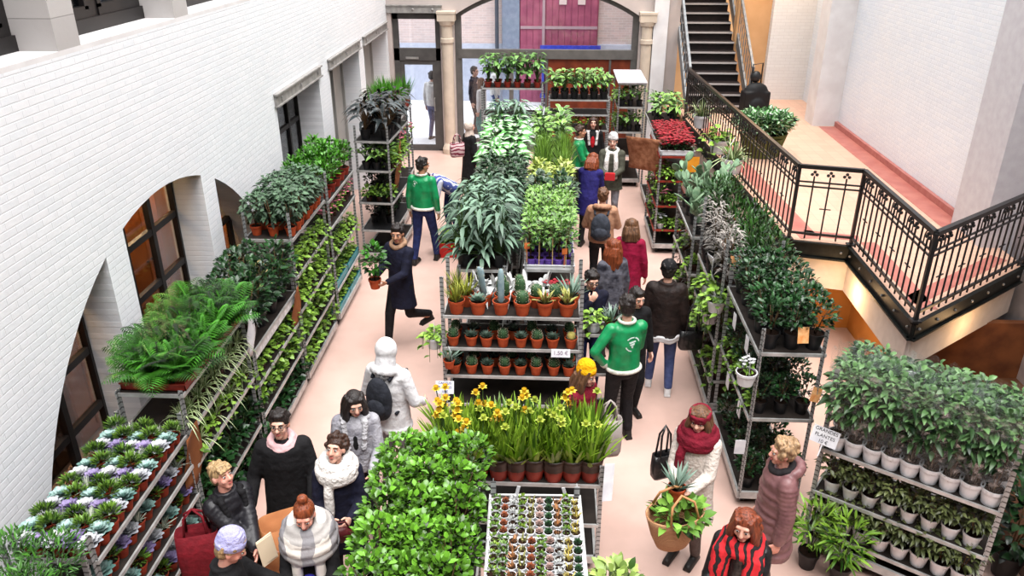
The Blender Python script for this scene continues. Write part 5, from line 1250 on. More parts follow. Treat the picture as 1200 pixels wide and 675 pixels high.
def person(label, pos, face, h=1.7, jacket=None, trousers=None, hair=('short', None), hat=None, scarf=None, skin_m=None, lean=0, head=(0, 0), R=None, L=None, poleR=None, poleL=None, feet=None, style='jacket', hem=.9, bulk=1.0, hood=False, shoes=None, glasses=False, band=None, fur=None, palm=(None, None), curl=(.5, .5), twist=0, inner=None, group=None, shirt=None):
    s = h / 1.75; skin_m = skin_m or SK1
    t = thing('person', label, 'person', (pos[0], pos[1], pos[2] if len(pos) > 2 else 0), math.atan2(-face[0], face[1]), group)
    RL = Matrix.Rotation(-lean, 3, 'X') @ Matrix.Rotation(twist, 3, 'Z'); PV = V((0, 0, .95))
    def up(p): return RL @ (V(p) - PV) + PV
    nb = up((0, -.012, 1.475)); RH = RL @ Matrix.Rotation(head[1], 3, 'Z') @ Matrix.Rotation(-head[0], 3, 'X')
    hc = nb + RL @ V((0, .012, .045)) + RH @ V((0, .018, .118))
    def hd(p): return hc + RH @ V(p)
    wf = .92 if h < 1.68 else 1.0; SH = {1: up((.168 * wf, -.005, 1.405)), -1: up((-.168 * wf, -.005, 1.405))}
    HT = {1: V(R) if R else up((.25, .03, .82)), -1: V(L) if L else up((-.25, .03, .82))}
    EL = {}
    for sd in (1, -1):
        d = HT[sd] - SH[sd]; dist = min(d.length, .535); dn = d.normalized(); HT[sd] = SH[sd] + dn * dist
        a = (.285 ** 2 - .255 ** 2 + dist ** 2) / (2 * dist); hh = math.sqrt(max(0, .285 ** 2 - a * a))
        pole = V((poleR if sd == 1 else poleL) or (sd * .5, -.6, -.7)); pole = (pole - dn * pole.dot(dn)).normalized()
        EL[sd] = SH[sd] + dn * a + pole * hh
    ft = feet or {}
    fR = V(ft.get('R', (.1, .02, 0))); fL = V(ft.get('L', (-.1, -.02, 0)))
    AN = {1: fR + V((0, 0, .085)), -1: fL + V((0, 0, .085))}; HP = {1: V((.092, 0, .92)), -1: V((-.092, 0, .92))}; KN = {}
    for sd in (1, -1):
        d = AN[sd] - HP[sd]; dist = min(d.length, .845); dn = d.normalized(); AN[sd] = HP[sd] + dn * dist
        a = dist / 2; hh = math.sqrt(max(0, .425 ** 2 - a * a)); pole = V((0, 1, 0)); pole = (pole - dn * pole.dot(dn)).normalized(); KN[sd] = HP[sd] + dn * a + pole * hh
    sc = lambda m: (setattr(m, 'v', [tuple(V(p) * s) for p in m.v]), m)[1]
    # ---- body: one continuous surface
    m = MB(); up_ = up
    m.ball(up_((0, 0, 1.28)), (.155, .1, .2), 16, 10, rot=RL); m.ball(up_((0, 0, 1.08)), (.135, .092, .16), 16, 10, rot=RL); m.ball((0, 0, .94), (.155, .105, .12), 16, 10)
    m.capsule(SH[1], SH[-1], .05, .05); m.capsule(up_((0, -.01, 1.42)), nb + (hc - nb) * .55, .056, .05)
    for sd in (1, -1):
        m.capsule(SH[sd], EL[sd], .046, .039); m.capsule(EL[sd], HT[sd], .038, .027)
        m.capsule(HP[sd], KN[sd], .085, .056); m.capsule(KN[sd], AN[sd], .056, .038); m.capsule(AN[sd] - V((0, 0, .04)), AN[sd] + V((0, .14, -.055)), .036, .028)
        f = (HT[sd] - EL[sd]).normalized(); pn = V(palm[0 if sd == 1 else 1] or (-sd, .15, -.1)); pn = (pn - f * pn.dot(f)).normalized(); ac = f.cross(pn).normalized()
        th = 1 if ac.y > 0 else -1
        if abs(ac.y) < .3: th = 1 if ac.z > 0 else -1
        Rm = Matrix((ac, pn, f)).transposed()
        m.ball(HT[sd] + f * .045, (.041, .018, .055), 12, 8, rot=Rm); c_ = curl[0 if sd == 1 else 1]
        for k, ln in enumerate((.062, .074, .07, .055)):
            o_ = (-.03 + .02 * k) * -th; b0 = HT[sd] + f * (.088 - abs(k - 1.3) * .004) + ac * o_
            d1 = (f * math.cos(c_ * .7) + pn * math.sin(c_ * .7)).normalized(); d2 = (f * math.cos(c_ * 2.0) + pn * math.sin(c_ * 2.0)).normalized()
            b1 = b0 + d1 * ln * .55; m.tube([b0 - f * .02, b0, b1, b1 + d2 * ln * .5], [.0105, .0105, .0098, .0085], 8)
        b0 = HT[sd] + f * .03 + ac * .03 * th; d1 = (f * .65 + ac * th * .7 + pn * .35).normalized(); b1 = b0 + d1 * .045
        m.tube([b0 - d1 * .02, b0, b1, b1 + (f * .8 + pn * .5).normalized() * .032], [.014, .0135, .012, .0095], 8)
    m.ball(hd((0, -.012, .018)), (.074, .091, .09), 16, 12, rot=RH); m.ball(hd((0, .02, -.03)), (.06, .067, .083), 16, 12, rot=RH); m.ball(hd((0, .05, -.092)), (.034, .03, .028), 10, 8, rot=RH)
    m.capsule(hd((0, .082, .012)), hd((0, .1, -.026)), .01, .0155); m.capsule(hd((-.036, .07, .028)), hd((.036, .07, .028)), .014, .014)
    for sd in (1, -1):
        m.ball(hd((sd * .076, -.006, -.008)), (.011, .024, .032), 8, 6, rot=RH); m.ball(hd((sd * .034, .055, -.035)), (.028, .025, .028), 8, 6, rot=RH); m.ball(hd((sd * .013, .092, -.03)), .01, 6, 5)
    link('body', remesh('body', sc(m), .0078 * s, 2, [skin_m], .4), t)
    for sd in (1, -1):
        q = MB(); q.ball(hd((sd * .031, .079, .004)), (.0125, .009, .0065), 10, 8, 0, RH); q.ball(hd((sd * .031, .0855, .004)), (.0075, .005, .0066), 8, 6, 1, RH); sc(q).obj('eye', [eye_w, iris_m], t, True)
        q = MB(); q.tube([hd((sd * .014, .09, .026)), hd((sd * .033, .089, .032)), hd((sd * .05, .077, .027))], [.004, .005, .003], 6); sc(q).obj('eyebrow', (hair[1] or MATS.get('hair_dark') or hairmat('hair_dark', (40, 28, 24))), t, True)
    q = MB(); q.ball(hd((0, .086, -.06)), (.023, .01, .005), 10, 6, 0, RH); q.ball(hd((0, .085, -.068)), (.019, .01, .006), 10, 6, 0, RH); sc(q).obj('lips', lip_m, t, True)
    if glasses:
        q = MB()
        for sd in (1, -1):
            q.tube([hd((sd * .033 + .022 * math.cos(2 * PI * k / 14), .098, .004 + .018 * math.sin(2 * PI * k / 14))) for k in range(15)], .0028, 5); q.tube([hd((sd * .056, .096, .01)), hd((sd * .077, .01, .008))], .0025, 5)
        q.tube([hd((-.011, .1, .008)), hd((.011, .1, .008))], .0028, 5); sc(q).obj('spectacles', lens_rim, t)
    # ---- hair
    hs, hm = hair
    if hs:
        q = MB(); rr = random.Random(len(label))
        q.ball(hd((0, -.022, .036)), (.084, .096, .088), 16, 12, 0, RH); q.ball(hd((0, -.05, -.02)), (.078, .062, .075), 14, 10, 0, RH)
        if hs in ('short', 'fringe'):
            q.ball(hd((0, .03, .09)), (.06, .05, .03), 10, 8, 0, RH)
            for k in range(34):
                u = sph(rr, -.3).normalized()
                if u.y > .5 and u.z < .75: continue
                q.ball(hd((u.x * .08, -.022 + u.y * .09, .036 + u.z * .088)), rr.uniform(.014, .024), 8, 6)
        if hs == 'fringe':
            for k in range(6): q.capsule(hd((-.05 + k * .02, .06, .085)), hd((-.056 + k * .022, .088, .05)), .016, .01)
        if hs in ('long', 'bob', 'wavy'):
            ln = {'long': .3, 'bob': .15, 'wavy': .24}[hs]
            q.ball(hd((0, -.05, -.06 - ln * .35)), (.1, .068, .1 + ln * .45), 14, 10, 0, RH)
            for sd in (1, -1):
                for k in range(3):
                    a0 = hd((sd * (.045 + .012 * k), .045 - .04 * k, .09)); q.tube([a0, hd((sd * .085, .025 - .035 * k, -.06)), hd((sd * (.085 + .015 * rr.random()), .02 - .04 * k, -.06 - ln * .55)), hd((sd * (.08 + .02 * rr.random()), .03 - .04 * k, -.06 - ln))], [.022, .038, .042, .024], 8)
            for k in range(5): q.tube([hd((-.06 + .03 * k, -.08, .0)), hd((-.07 + .035 * k, -.105, -.1)), hd((-.07 + .035 * k, -.11, -.06 - ln))], [.04, .042, .018], 8)
        if hs == 'wavy':
            for k in range(26): a = rr.uniform(0, 2 * PI); q.ball(hd((.1 * math.sin(a), -.03 + .08 * math.cos(a) - (.05 if math.cos(a) > .3 else 0), rr.uniform(-.24, .06))), rr.uniform(.02, .034), 8, 6)
        if hs == 'bun': q.ball(hd((0, -.045, .145)), (.045, .042, .04), 12, 8, 0, RH); q.capsule(hd((0, -.03, .1)), hd((0, -.045, .14)), .03, .03)
        if hs == 'curly':
            for k in range(70):
                u = sph(rr, -.35).normalized()
                if u.y > .62 and u.z < .55: continue
                q.ball(hd((u.x * .088, -.022 + u.y * .1, .035 + u.z * .095)), rr.uniform(.018, .028), 8, 6)
        link('hair', remesh('hair', sc(q), .0075 * s, 3 if hs != 'curly' else 1, [hm]), t)
    # ---- legwear
    q = MB(); q.ball((0, 0, .93), (.165, .122, .13), 16, 10)
    for sd in (1, -1): q.capsule(HP[sd], KN[sd], .096, .07); q.capsule(KN[sd], AN[sd] + V((0, 0, .03)), .068, .052)
    link('trousers', remesh('trousers', sc(q), .013 * s, 3, [trousers]), t)
    for sd in (1, -1):
        q = MB(); c = AN[sd]; tilt = V((0, 1, -.0))
        q.capsule(c + V((0, -.03, -.04)), c + V((0, .15, -.05)), .042, .036, 0); q.capsule(c + V((0, 0, .02)), c + V((0, -.01, -.03)), .048, .045, 0)
        q.bbox((c.x - .04, c.y - .075, c.z - .085), (c.x + .04, c.y + .18, c.z - .06))
        link('shoe', remesh('shoe', sc(q), .011 * s, 2, [shoes or shoe_m]), t)
    # ---- jacket or coat
    b = bulk; prof = [(1.49, .07, .07), (1.458, .118 * wf, .092), (1.41, .172 * wf, .118), (1.27, .184 * wf, .136), (1.1, .172, .132), (.95, .182, .14)]
    if hem < .9: prof += [(.78, .19, .15), (hem, .2 + (.9 - hem) * .06, .155 + (.9 - hem) * .06)]
    elif hem != .95: prof += [(hem, .176, .132)]
    if style == 'puffer':
        pp = []
        for (z0, a0, c0), (z1, a1, c1) in zip(prof[:-1], prof[1:]):
            n = max(1, round((z0 - z1) / .035))
            for k in range(n): u = k / n; pp.append((z0 + (z1 - z0) * u, a0 + (a1 - a0) * u, c0 + (c1 - c0) * u))
        pp.append(prof[-1]); prof = [(z, a * (1 + .07 * math.cos(2 * PI * z / .085)), c * (1 + .09 * math.cos(2 * PI * z / .085))) for z, a, c in pp]
    q = MB(); n = 24; vs = []; fs = []
    for z, a, c in prof:
        for k in range(n):
            th = 2 * PI * k / n; p = V((a * b * math.cos(th), c * b * math.sin(th), z)); vs.append(up(p) if z > .95 else (up(p) * ((z - .85) / .1) + p * (1 - (z - .85) / .1) if z > .85 else p))
    for i in range(len(prof) - 1):
        for k in range(n): fs.append((i * n + k, (i + 1) * n + k, (i + 1) * n + (k + 1) % n, i * n + (k + 1) % n))
    fs += [tuple(range(n)), tuple(reversed(range((len(prof) - 1) * n, len(prof) * n)))]
    q.add(vs, fs)
    for sd in (1, -1):
        W_ = EL[sd].lerp(HT[sd], .93)
        if style == 'puffer':
            for P0, P1, r0, r1 in ((SH[sd], EL[sd], .074, .064), (EL[sd], W_, .064, .05)):
                nn = 7; q.tube([P0.lerp(P1, k / (nn * 2)) for k in range(nn * 2 + 1)], [(r0 + (r1 - r0) * k / (nn * 2)) * b * (1.08 if k % 2 else .9) for k in range(nn * 2 + 1)], 12)
                q.ball(P1, r1 * b * .98, 10, 8)
        else:
            q.capsule(SH[sd], EL[sd], .068 * b, .056 * b); q.capsule(EL[sd], W_, .057 * b, .044 * b)
            q.ball(EL[sd], .06 * b, 8, 6)
        q.ball(SH[sd] + RL @ V((-sd * .01, 0, -.004)), .075 * b, 12, 8)
    if hood:
        for k in range(12): a = 2 * PI * k / 12; q.ball(up((.1 * math.cos(a), -.03 + .085 * math.sin(a) - .03, 1.475 + .03 * math.sin(a) * -1)), .05, 8, 6)
        if hood == 'up': pass
    else:
        q.tube([up((.078 * math.cos(2 * PI * k / 16), -.01 + .074 * math.sin(2 * PI * k / 16), 1.485)) for k in range(17)], .02, 8, 0, True)
    jm = remesh('jacket', sc(q), .0125 * s, 2 if style == 'puffer' else 4, [jacket]); jo = link('coat' if hem < .8 else 'jacket', jm, t)
    if hood == 'up':
        q = MB(); q.ball(hd((0, -.03, .03)), (.108, .108, .125), 16, 12, 0, RH); q.capsule(hd((0, -.05, -.06)), up((0, -.06, 1.46)), .1, .11)
        link('hood', remesh('hood', sc(q), .012 * s, 3, [jacket]), t)
    if band:       # knitted waist, cuffs and collar of another colour
        q = MB(); n = 28; z, a, c = hem + .022, .182 * b, .138 * b
        pts = [V((a * math.cos(2 * PI * k / n), c * math.sin(2 * PI * k / n), z)) for k in range(n + 1)]
        q.tube([up(p) if z > .95 else p for p in pts], .026, 8, 0, False); link('hem_band', remesh('hem_band', sc(q), .01 * s, 1, [band]), t)
        for sd in (1, -1): q = MB(); q.capsule(EL[sd].lerp(HT[sd], .9), EL[sd].lerp(HT[sd], .96), .047, .045); link('cuff', remesh('cuff', sc(q), .01 * s, 1, [band]), t)
        q = MB(); q.tube([up((.082 * math.cos(2 * PI * k / 16), -.01 + .078 * math.sin(2 * PI * k / 16), 1.495)) for k in range(17)], .019, 8); link('collar', remesh('collar', sc(q), .01 * s, 1, [band]), t)
    if shirt:
        q = MB(); n = 28
        for z, r in ((hem - .02, .03), (hem - .06, .026)): q.tube([V((.178 * b * math.cos(2 * PI * k / n), .135 * b * math.sin(2 * PI * k / n), z + .015 * math.sin(k * 1.3))) for k in range(n + 1)], r, 8, 0, False)
        link('shirt_hem', remesh('shirt_hem', sc(q), .011 * s, 1, [shirt]), t)
    if fur:
        q = MB(); rr = random.Random(3)
        for k in range(60): a = PI * (k / 60) * 1.5 - PI * .25 + PI; q.ball(up((.115 * math.cos(a) + rr.gauss(0, .01), .0 + .1 * math.sin(a) + rr.gauss(0, .012), 1.465 - .05 * max(0, -math.sin(a)) + rr.gauss(0, .012))), .028, 6, 5)
        for sd in (1, -1):
            for k in range(8): q.ball(up((sd * (.1 - .004 * k), .09 + .012 * k * (1 if k < 5 else .6), 1.45 - .035 * k)), .032, 6, 5)
        link('fur_collar', remesh('fur_collar', sc(q), .009 * s, 1, [fur]), t)
    if inner:
        q = MB(); q.ball(up((0, .06, 1.24)), (.075, .088, .2), 14, 10, 0, RL); link('sweater', remesh('sweater', sc(q), .011 * s, 2, [inner]), t)
    # ---- headwear and scarves
    if hat:
        kind, hmx = hat; q = MB()
        if kind == 'beanie':
            P = [(.094, .0), (.1, .004), (.102, .03), (.1, .055), (.094, .058), (.094, .08), (.083, .115), (.055, .142), (.02, .153), (0, .154)]
            q.lathe(P, (0, 0, 0), 28, sx=.92, sy=1.06); RT = RH @ Matrix.Rotation(.22, 3, 'X')
            q.v = [tuple(hc + RH @ V((0, -.015, .022)) + RT @ V(p)) for p in q.v]; sc(q).obj('beanie', hmx, t, True)
        elif kind == 'cap':
            q.ball(hd((0, -.015, .055)), (.092, .106, .08), 16, 10, 0, RH); q.ball(hd((0, .1, .045)), (.07, .06, .012), 12, 8, 0, RH); link('cap', remesh('cap', sc(q), .009 * s, 2, [hmx]), t)
        elif kind == 'hijab':
            q.ball(hd((0, -.036, .02)), (.1, .106, .118), 18, 12, 0, RH); q.capsule(hd((0, -.02, -.08)), up((0, 0, 1.42)), .085, .12); q.ball(up((0, .04, 1.36)), (.13, .1, .1), 14, 10, 0, RL); link('headscarf', remesh('headscarf', sc(q), .011 * s, 3, [hmx]), t)
        elif kind == 'headband':
            [q.tube([hd((.083 * math.cos(2 * PI * k / 20), -.014 + .094 * math.sin(2 * PI * k / 20), z_ - .012 * math.sin(2 * PI * k / 20))) for k in range(21)], .019, 8, 0, False) for z_ in (.03, .05, .068)]; link('headband', remesh('headband', sc(q), .009 * s, 2, [hmx]), t)
    if scarf:
        kind, sm_ = scarf; q = MB(); rr = random.Random(5)
        loops = {'snug': [(1.485, .088, .033), (1.455, .1, .034)], 'wrap': [(1.52, .1, .055), (1.465, .13, .062), (1.42, .14, .055)], 'shawl': [(1.5, .11, .06), (1.45, .15, .065), (1.38, .18, .06), (1.31, .19, .05)], 'low': [(1.47, .1, .035)], 'collar': [(1.49, .088, .034)], 'drape': [(1.49, .1, .05), (1.45, .125, .05)]}[kind]
        for z, r, w in loops:
            q.tube([up(((r + rr.uniform(-.008, .008)) * math.cos(2 * PI * k / 18), .005 + (r * .9) * math.sin(2 * PI * k / 18), z - .03 * math.sin(2 * PI * k / 18) + rr.uniform(-.008, .008))) for k in range(19)], w, 10)
        if kind == 'drape':
            for sd in (1, -1):
                for o_ in (-.04, 0, .04): q.tube([up((sd * (.09 + o_), .02, 1.47)), up((sd * (.12 + o_), .12 * b, 1.4)), up((sd * (.12 + o_), .165 * b, 1.25)), up((sd * (.11 + o_), .19 * b, 1.0)), up((sd * (.11 + o_), .19 * b, .86))], [.035, .036, .034, .032, .026], 8)
        if kind in ('wrap', 'shawl', 'low'):
            for sd in ((1, -1) if kind != 'wrap' else (1,)):
                q.tube([up((sd * .07, .1, 1.44)), up((sd * .085, .15 * b, 1.3)), up((sd * .09, .16 * b, 1.12)), up((sd * .1, .165 * b, .98))], [.04, .045, .045, .03], 8)
        link('scarf', remesh('scarf', sc(q), .0105 * s, 2, [sm_]), t)
    t['_s'] = s; del t['_s']
    return t, jo, (hd, up, s, HT)

def patch(parent, jo, c, w, h, shapes, mat, name='back_print', back=True):
    """lay flat printed shapes onto a garment by casting them onto its surface"""
    me = jo.data; bv = BVHTree.FromPolygons([v.co.copy() for v in me.vertices], [tuple(p.vertices) for p in me.polygons])
    m = MB(); d = V((0, 1 if back else -1, 0))
    for poly in shapes:
        vs = []
        for (x, z) in poly:
            o = V((c[0] + x * w, -1 if back else 1, c[1] + z * h)); hit = bv.ray_cast(o, d)
            vs.append((hit[0] - d * .004) if hit[0] else V((o.x, c[2] if len(c) > 2 else -.15, o.z)))
        m.add(vs, [tuple(range(len(vs)))])
    return m.obj(name, mat, parent)
hb = hairmat('hair_black', (44, 36, 34)); hd_ = hairmat('hair_dark_brown', (72, 46, 34)); hau = hairmat('hair_auburn', (150, 74, 40)); hbr = hairmat('hair_brown', (122, 84, 58)); hbl = hairmat('hair_blond', (206, 170, 122)); hcu = hairmat('hair_curly_blond', (196, 158, 118)); hred = hairmat('hair_red_brown', (146, 70, 42)); MATS['hair_dark'] = hb
green = cloth('emerald_bomber', (22, 148, 88), (14, 122, 70), .38, .5, 9, .5, 9); wband = cloth('cream_knit', (226, 226, 214), None, .9)
navy = cloth('navy_wool', (26, 28, 48), (20, 20, 36), .85); black = cloth('black_wool', (18, 17, 19), (26, 25, 27), .85); blackj = cloth('black_nylon_puffer', (34, 33, 38), (24, 23, 28), .45, .4, 9, .6, 10)
jeans = cloth('blue_denim', (84, 98, 146), (66, 80, 124), .8); djeans = cloth('dark_denim', (36, 48, 96), (26, 34, 72), .8); trb = cloth('black_trousers', (22, 21, 24), (30, 29, 32), .8); trg = cloth('grey_trousers', (148, 148, 156), (126, 126, 134), .8)
whitej = cloth('white_jacket', (232, 230, 230), (212, 210, 212), .7); greyf = cloth('grey_fleece', (178, 176, 182), (140, 138, 146), .95, .1, 9, .7, 24); cream = cloth('cream_wool', (226, 214, 204), (208, 196, 186), .9, .1, 9, .6, 30)
maroon = cloth('maroon_wool', (126, 26, 44), (104, 20, 36), .85, .2, 10, .6, 30); redcoat = cloth('crimson_coat', (158, 22, 62), (132, 16, 50), .8); camo = cloth('grey_pattern_jacket', (112, 112, 122), (44, 44, 54), .75, .2, 9, .5, 16); tanj = cloth('tan_jacket', (186, 140, 112), (168, 122, 96), .75)
olive = cloth('olive_parka', (84, 84, 72), (66, 66, 56), .8); brownj = cloth('dark_brown_jacket', (44, 33, 30), (30, 23, 22), .6); mauvep = cloth('mauve_brown_puffer', (134, 94, 94), (112, 76, 78), .42, .45, 9, .5, 9); leather = cloth('black_leather', (26, 25, 27), (18, 17, 19), .32, .6, 9, .5, 14)
wscarf = cloth('white_knit', (232, 226, 220), (214, 208, 202), .9, .1, 12, .7, 40); pscarf = cloth('pink_scarf', (232, 190, 190), (216, 168, 170), .9); plaid = stripes('plaid_scarf', (226, 218, 208), (150, 146, 148), 0, 5, .42, (118, 116, 120)); rstripe = stripes('red_black_stripes', (206, 34, 42), (24, 18, 20), 0, 17, .42); lav = cloth('lavender_knit', (186, 184, 226), (166, 164, 210), .9, .1, 12, .6, 46); yel = cloth('mustard_knit', (240, 178, 28), (226, 158, 18), .9, .1, 12, .6, 46); offw = cloth('offwhite_knit', (222, 216, 214), None, .9, .1, 12, .6, 46); indigo = cloth('indigo_coat', (42, 38, 108), (32, 28, 86), .8); striped = stripes('blue_white_striped', (70, 84, 150), (206, 208, 224), 0, 12, .5)
PB = {}
def P(k, *a, **kw): PB[k] = person(*a, **kw); return PB[k]
P('P1', 'man in emerald bomber jacket seen from behind beside the end-on dark trolley', (-2.06, 12.35), (.25, 1), 1.82, green, djeans, ('short', hb), skin_m=SK2, head=(.1, -.7), band=wband, hem=.93, feet={'R': (.13, .16, 0), 'L': (-.13, -.14, 0)}, poleR=(.6, -.6, -.4))
P('P2', 'young man in long navy coat walking with a potted plant in his hands', (-1.93, 9.5), (-.5, -.8), 1.77, navy, trb, ('short', hb), skin_m=SK2, head=(.1, .5), R=(.1, .36, 1.12), L=(-.1, .36, 1.1), hem=.62, scarf=('collar', cloth('camel_scarf', (178, 140, 112))), feet={'R': (.09, .22, 0), 'L': (-.09, -.42, .22)}, palm=((-.8, .2, .6), (.8, .2, .6)), curl=(.55, .55))
P('P3', 'person in white hooded jacket with hood up seen from behind near the bulbs', (-1.5, 6.5), (.35, 1), 1.74, whitej, trg, (None, None), hood='up', bulk=1.1, R=(.24, .22, 1.0), L=(-.24, .22, 1.0), hem=.84)
P('P4', 'woman with long dark hair and grey fleecy jacket looking down', (-1.66, 5.78), (.15, -1), 1.66, greyf, trb, ('long', hb), head=(.25, .3), R=(.12, .3, 1.05), L=(-.14, .3, 1.02), fur=cloth('pale_fleece', (206, 204, 208), None, .95, .1, 9, .8, 40), inner=black, bulk=1.06)
P('P5', 'woman in navy coat and thick white scarf looking up', (-1.66, 5.12), (.25, -1), 1.62, navy, trb, ('curly', hd_), head=(-.35, -.45), scarf=('wrap', wscarf), R=(.08, .3, 1.12), L=(-.08, .3, 1.12), hem=.6)
P('P6', 'woman with glasses in a black coat and pink scarf facing the camera', (-2.17, 5.35), (.2, -1), 1.7, black, trb, ('short', hb), head=(-.1, -.1), glasses=True, scarf=('snug', pscarf), hem=.55, bulk=1.14, R=(.3, .2, .95), L=(-.22, .26, .98))
P('P7', 'short-haired blond person in black puffer jacket beside the rosettes', (-2.44, 4.78), (.75, -.55), 1.6, blackj, trb, ('fringe', hbl), skin_m=SK3, head=(-.3, .15), style='puffer', fur=cloth('black_hood', (22, 21, 24)), R=(-.02, .42, 1.06), L=(.06, .42, 1.08), bulk=1.05)
P('P8', 'person in lavender beanie and black jacket at the bottom edge of the photo', (-2.14, 3.98), (1, .25), 1.66, black, trb, ('short', hbl), skin_m=SK3, hat=('beanie', lav), head=(.45, 0), R=(.12, .42, 1.08), L=(-.1, .42, 1.1))
P('P9', 'woman with top bun and grey-white plaid shawl looking down', (-1.7, 4.42), (.15, -1), 1.62, black, trb, ('bun', hau), head=(.3, 0), scarf=('shawl', plaid), R=(.14, .32, 1.0), L=(-.14, .32, 1.0), skin_m=SK3, hem=.7)
P('P10', 'person in mustard-yellow beanie and maroon jacket behind the bulbs', (.36, 6.42), (.8, -.6), 1.6, maroon, trb, ('bob', hbr), hat=('beanie', yel), head=(.2, 0), hem=.82)
P('P11', 'person in emerald bomber jacket with white back print and black trousers', (.84, 7.44), (-.3, 1), 1.8, green, trb, ('short', hb), head=(.1, -.2), band=wband, hem=.92, bulk=.96, L=(-.2, .02, .98), poleL=(-1, -.3, -.1), R=(.1, .3, 1.05), poleR=(.4, -.3, -1), feet={'R': (.12, .05, 0), 'L': (-.1, -.02, 0)})
P('P12', 'man in dark brown jacket, black cap and jeans seen from behind', (1.4, 8.5), (.15, 1), 1.76, brownj, jeans, ('short', hb), hat=('cap', black), bulk=1.14, hem=.84, shirt=whitej, feet={'R': (.12, -.06, 0), 'L': (-.12, .12, 0)}, shoes=shoe_w)
P('P13', 'woman in crimson coat with a pale scarf seen from behind', (1.12, 10.12), (.25, 1), 1.66, redcoat, trb, ('bob', hbr), scarf=('snug', wscarf), hem=.5, head=(.15, .2))
P('P14', 'woman with auburn hair and grey patterned jacket', (.83, 9.4), (-.4, .9), 1.65, camo, trb, ('wavy', hau), head=(.1, -.9), hem=.8)
P('P15', 'man with glasses in navy jumper resting his chin on his hand', (.5, 8.36), (.1, -1), 1.7, navy, djeans, ('short', hb), head=(.25, .2), glasses=True, R=(.02, .2, 1.42), L=(.1, .24, 1.1), palm=((0, -1, 0), None), curl=(.9, .5), poleR=(.5, .2, -1))
P('P16', 'person in tan jacket with grey backpack seen from behind', (.8, 11.3), (.12, 1), 1.7, tanj, trb, ('short', hbr), hood=True, bulk=1.12, R=(.2, .3, 1.05), L=(-.22, .28, 1.02))
P('P17', 'person in emerald bomber jacket facing sideways by the lime bushes', (.56, 15.0), (1, -.15), 1.72, green, trb, ('short', hd_), band=wband, hem=.93, R=(.1, .32, 1.05), L=(-.1, .34, 1.05), skin_m=SK2)
P('P18', 'woman in black coat with pale fur trim over a red top', (.86, 15.95), (0, -1), 1.66, black, trb, ('long', hd_), fur=offw, inner=cloth('scarlet_top', (190, 22, 34)), hem=.6)
P('P19', 'person in indigo coat with auburn hair bending over', (.68, 13.2), (.35, 1), 1.68, indigo, trb, ('bob', hau), lean=.25, head=(.3, 0), hem=.65, R=(.1, .4, 1.0), L=(-.1, .4, 1.0))
P('P20', 'person in olive parka and white knitted hat holding a red packet', (1.14, 14.25), (-.15, -1), 1.74, olive, trg, ('short', hd_), hat=('beanie', offw), scarf=('low', wscarf), bulk=1.12, hem=.75, R=(.06, .32, 1.1), L=(-.08, .32, 1.1))
P('P21', 'woman in cream headscarf and long black coat by the glass door', (-1.6, 15.6), (.8, .55), 1.62, black, trb, (None, None), hat=('hijab', cloth('cream_headscarf', (226, 206, 192))), hem=.35, bulk=1.1, L=(-.24, .16, .95))
P('P22', 'person in blue and white striped top bending down beside the red crate', (-1.72, 13.6), (-.7, -.6), 1.66, striped, djeans, ('short', hb), lean=1.0, head=(.3, 0), R=(.12, .6, .62), L=(-.12, .6, .62))
P('P23', 'woman in cream coat with burgundy headband and snood holding a plant', (1.31, 5.66), (-.55, -.85), 1.66, cream, cloth('taupe_leggings', (96, 84, 80)), ('long', hbr), hat=('headband', maroon), scarf=('wrap', maroon), head=(.1, .15), hem=.56, R=(.04, .34, 1.1), L=(-.1, .34, 1.08), bulk=1.08, palm=((-.6, .2, .6), (.6, .2, .6)))
P('P24', 'woman with short curly blond hair in mauve-brown puffer coat in profile', (1.9, 5.22), (-1, -.05), 1.66, mauvep, cloth('brown_trousers', (84, 60, 50)), ('curly', hcu), skin_m=SK3, style='puffer', hem=.62, bulk=1.12, scarf=('collar', cloth('dark_knit_collar', (40, 36, 38))), hood=True, head=(.05, 0))
P('P25', 'woman with wavy red-brown hair and red-black striped scarf at the bottom edge', (1.42, 4.4), (-.45, -.9), 1.66, leather, trb, ('wavy', hred), scarf=('drape', rstripe), head=(.15, 0), R=(.16, .36, 1.02), L=(-.2, .36, 1.0))
P('P26', 'dark-haired person half hidden behind the emerald bomber jacket', (.98, 7.98), (.35, -.9), 1.66, black, trb, ('short', hb), head=(.2, .1))
P('P28', 'person in pale jacket and jeans standing outside the glass door', (-3.0, 20.3), (.5, 1), 1.75, whitej, jeans, ('short', hb))
P('P29', 'person in dark coat outside the left part of the arched window', (-2.0, 21.0), (1, -.3), 1.75, navy, trb, ('short', hb))
P('P30', 'person in white hat passing outside the arched window', (-1.5, 21.6), (1, .1), 1.78, whitej, jeans, ('short', hb), hat=('beanie', offw))
P('P31', 'person in white jacket outside behind the tall plants', (-1.75, 20.2), (-1, .2), 1.62, whitej, cloth('teal_trousers', (60, 150, 146)), ('long', hbr))
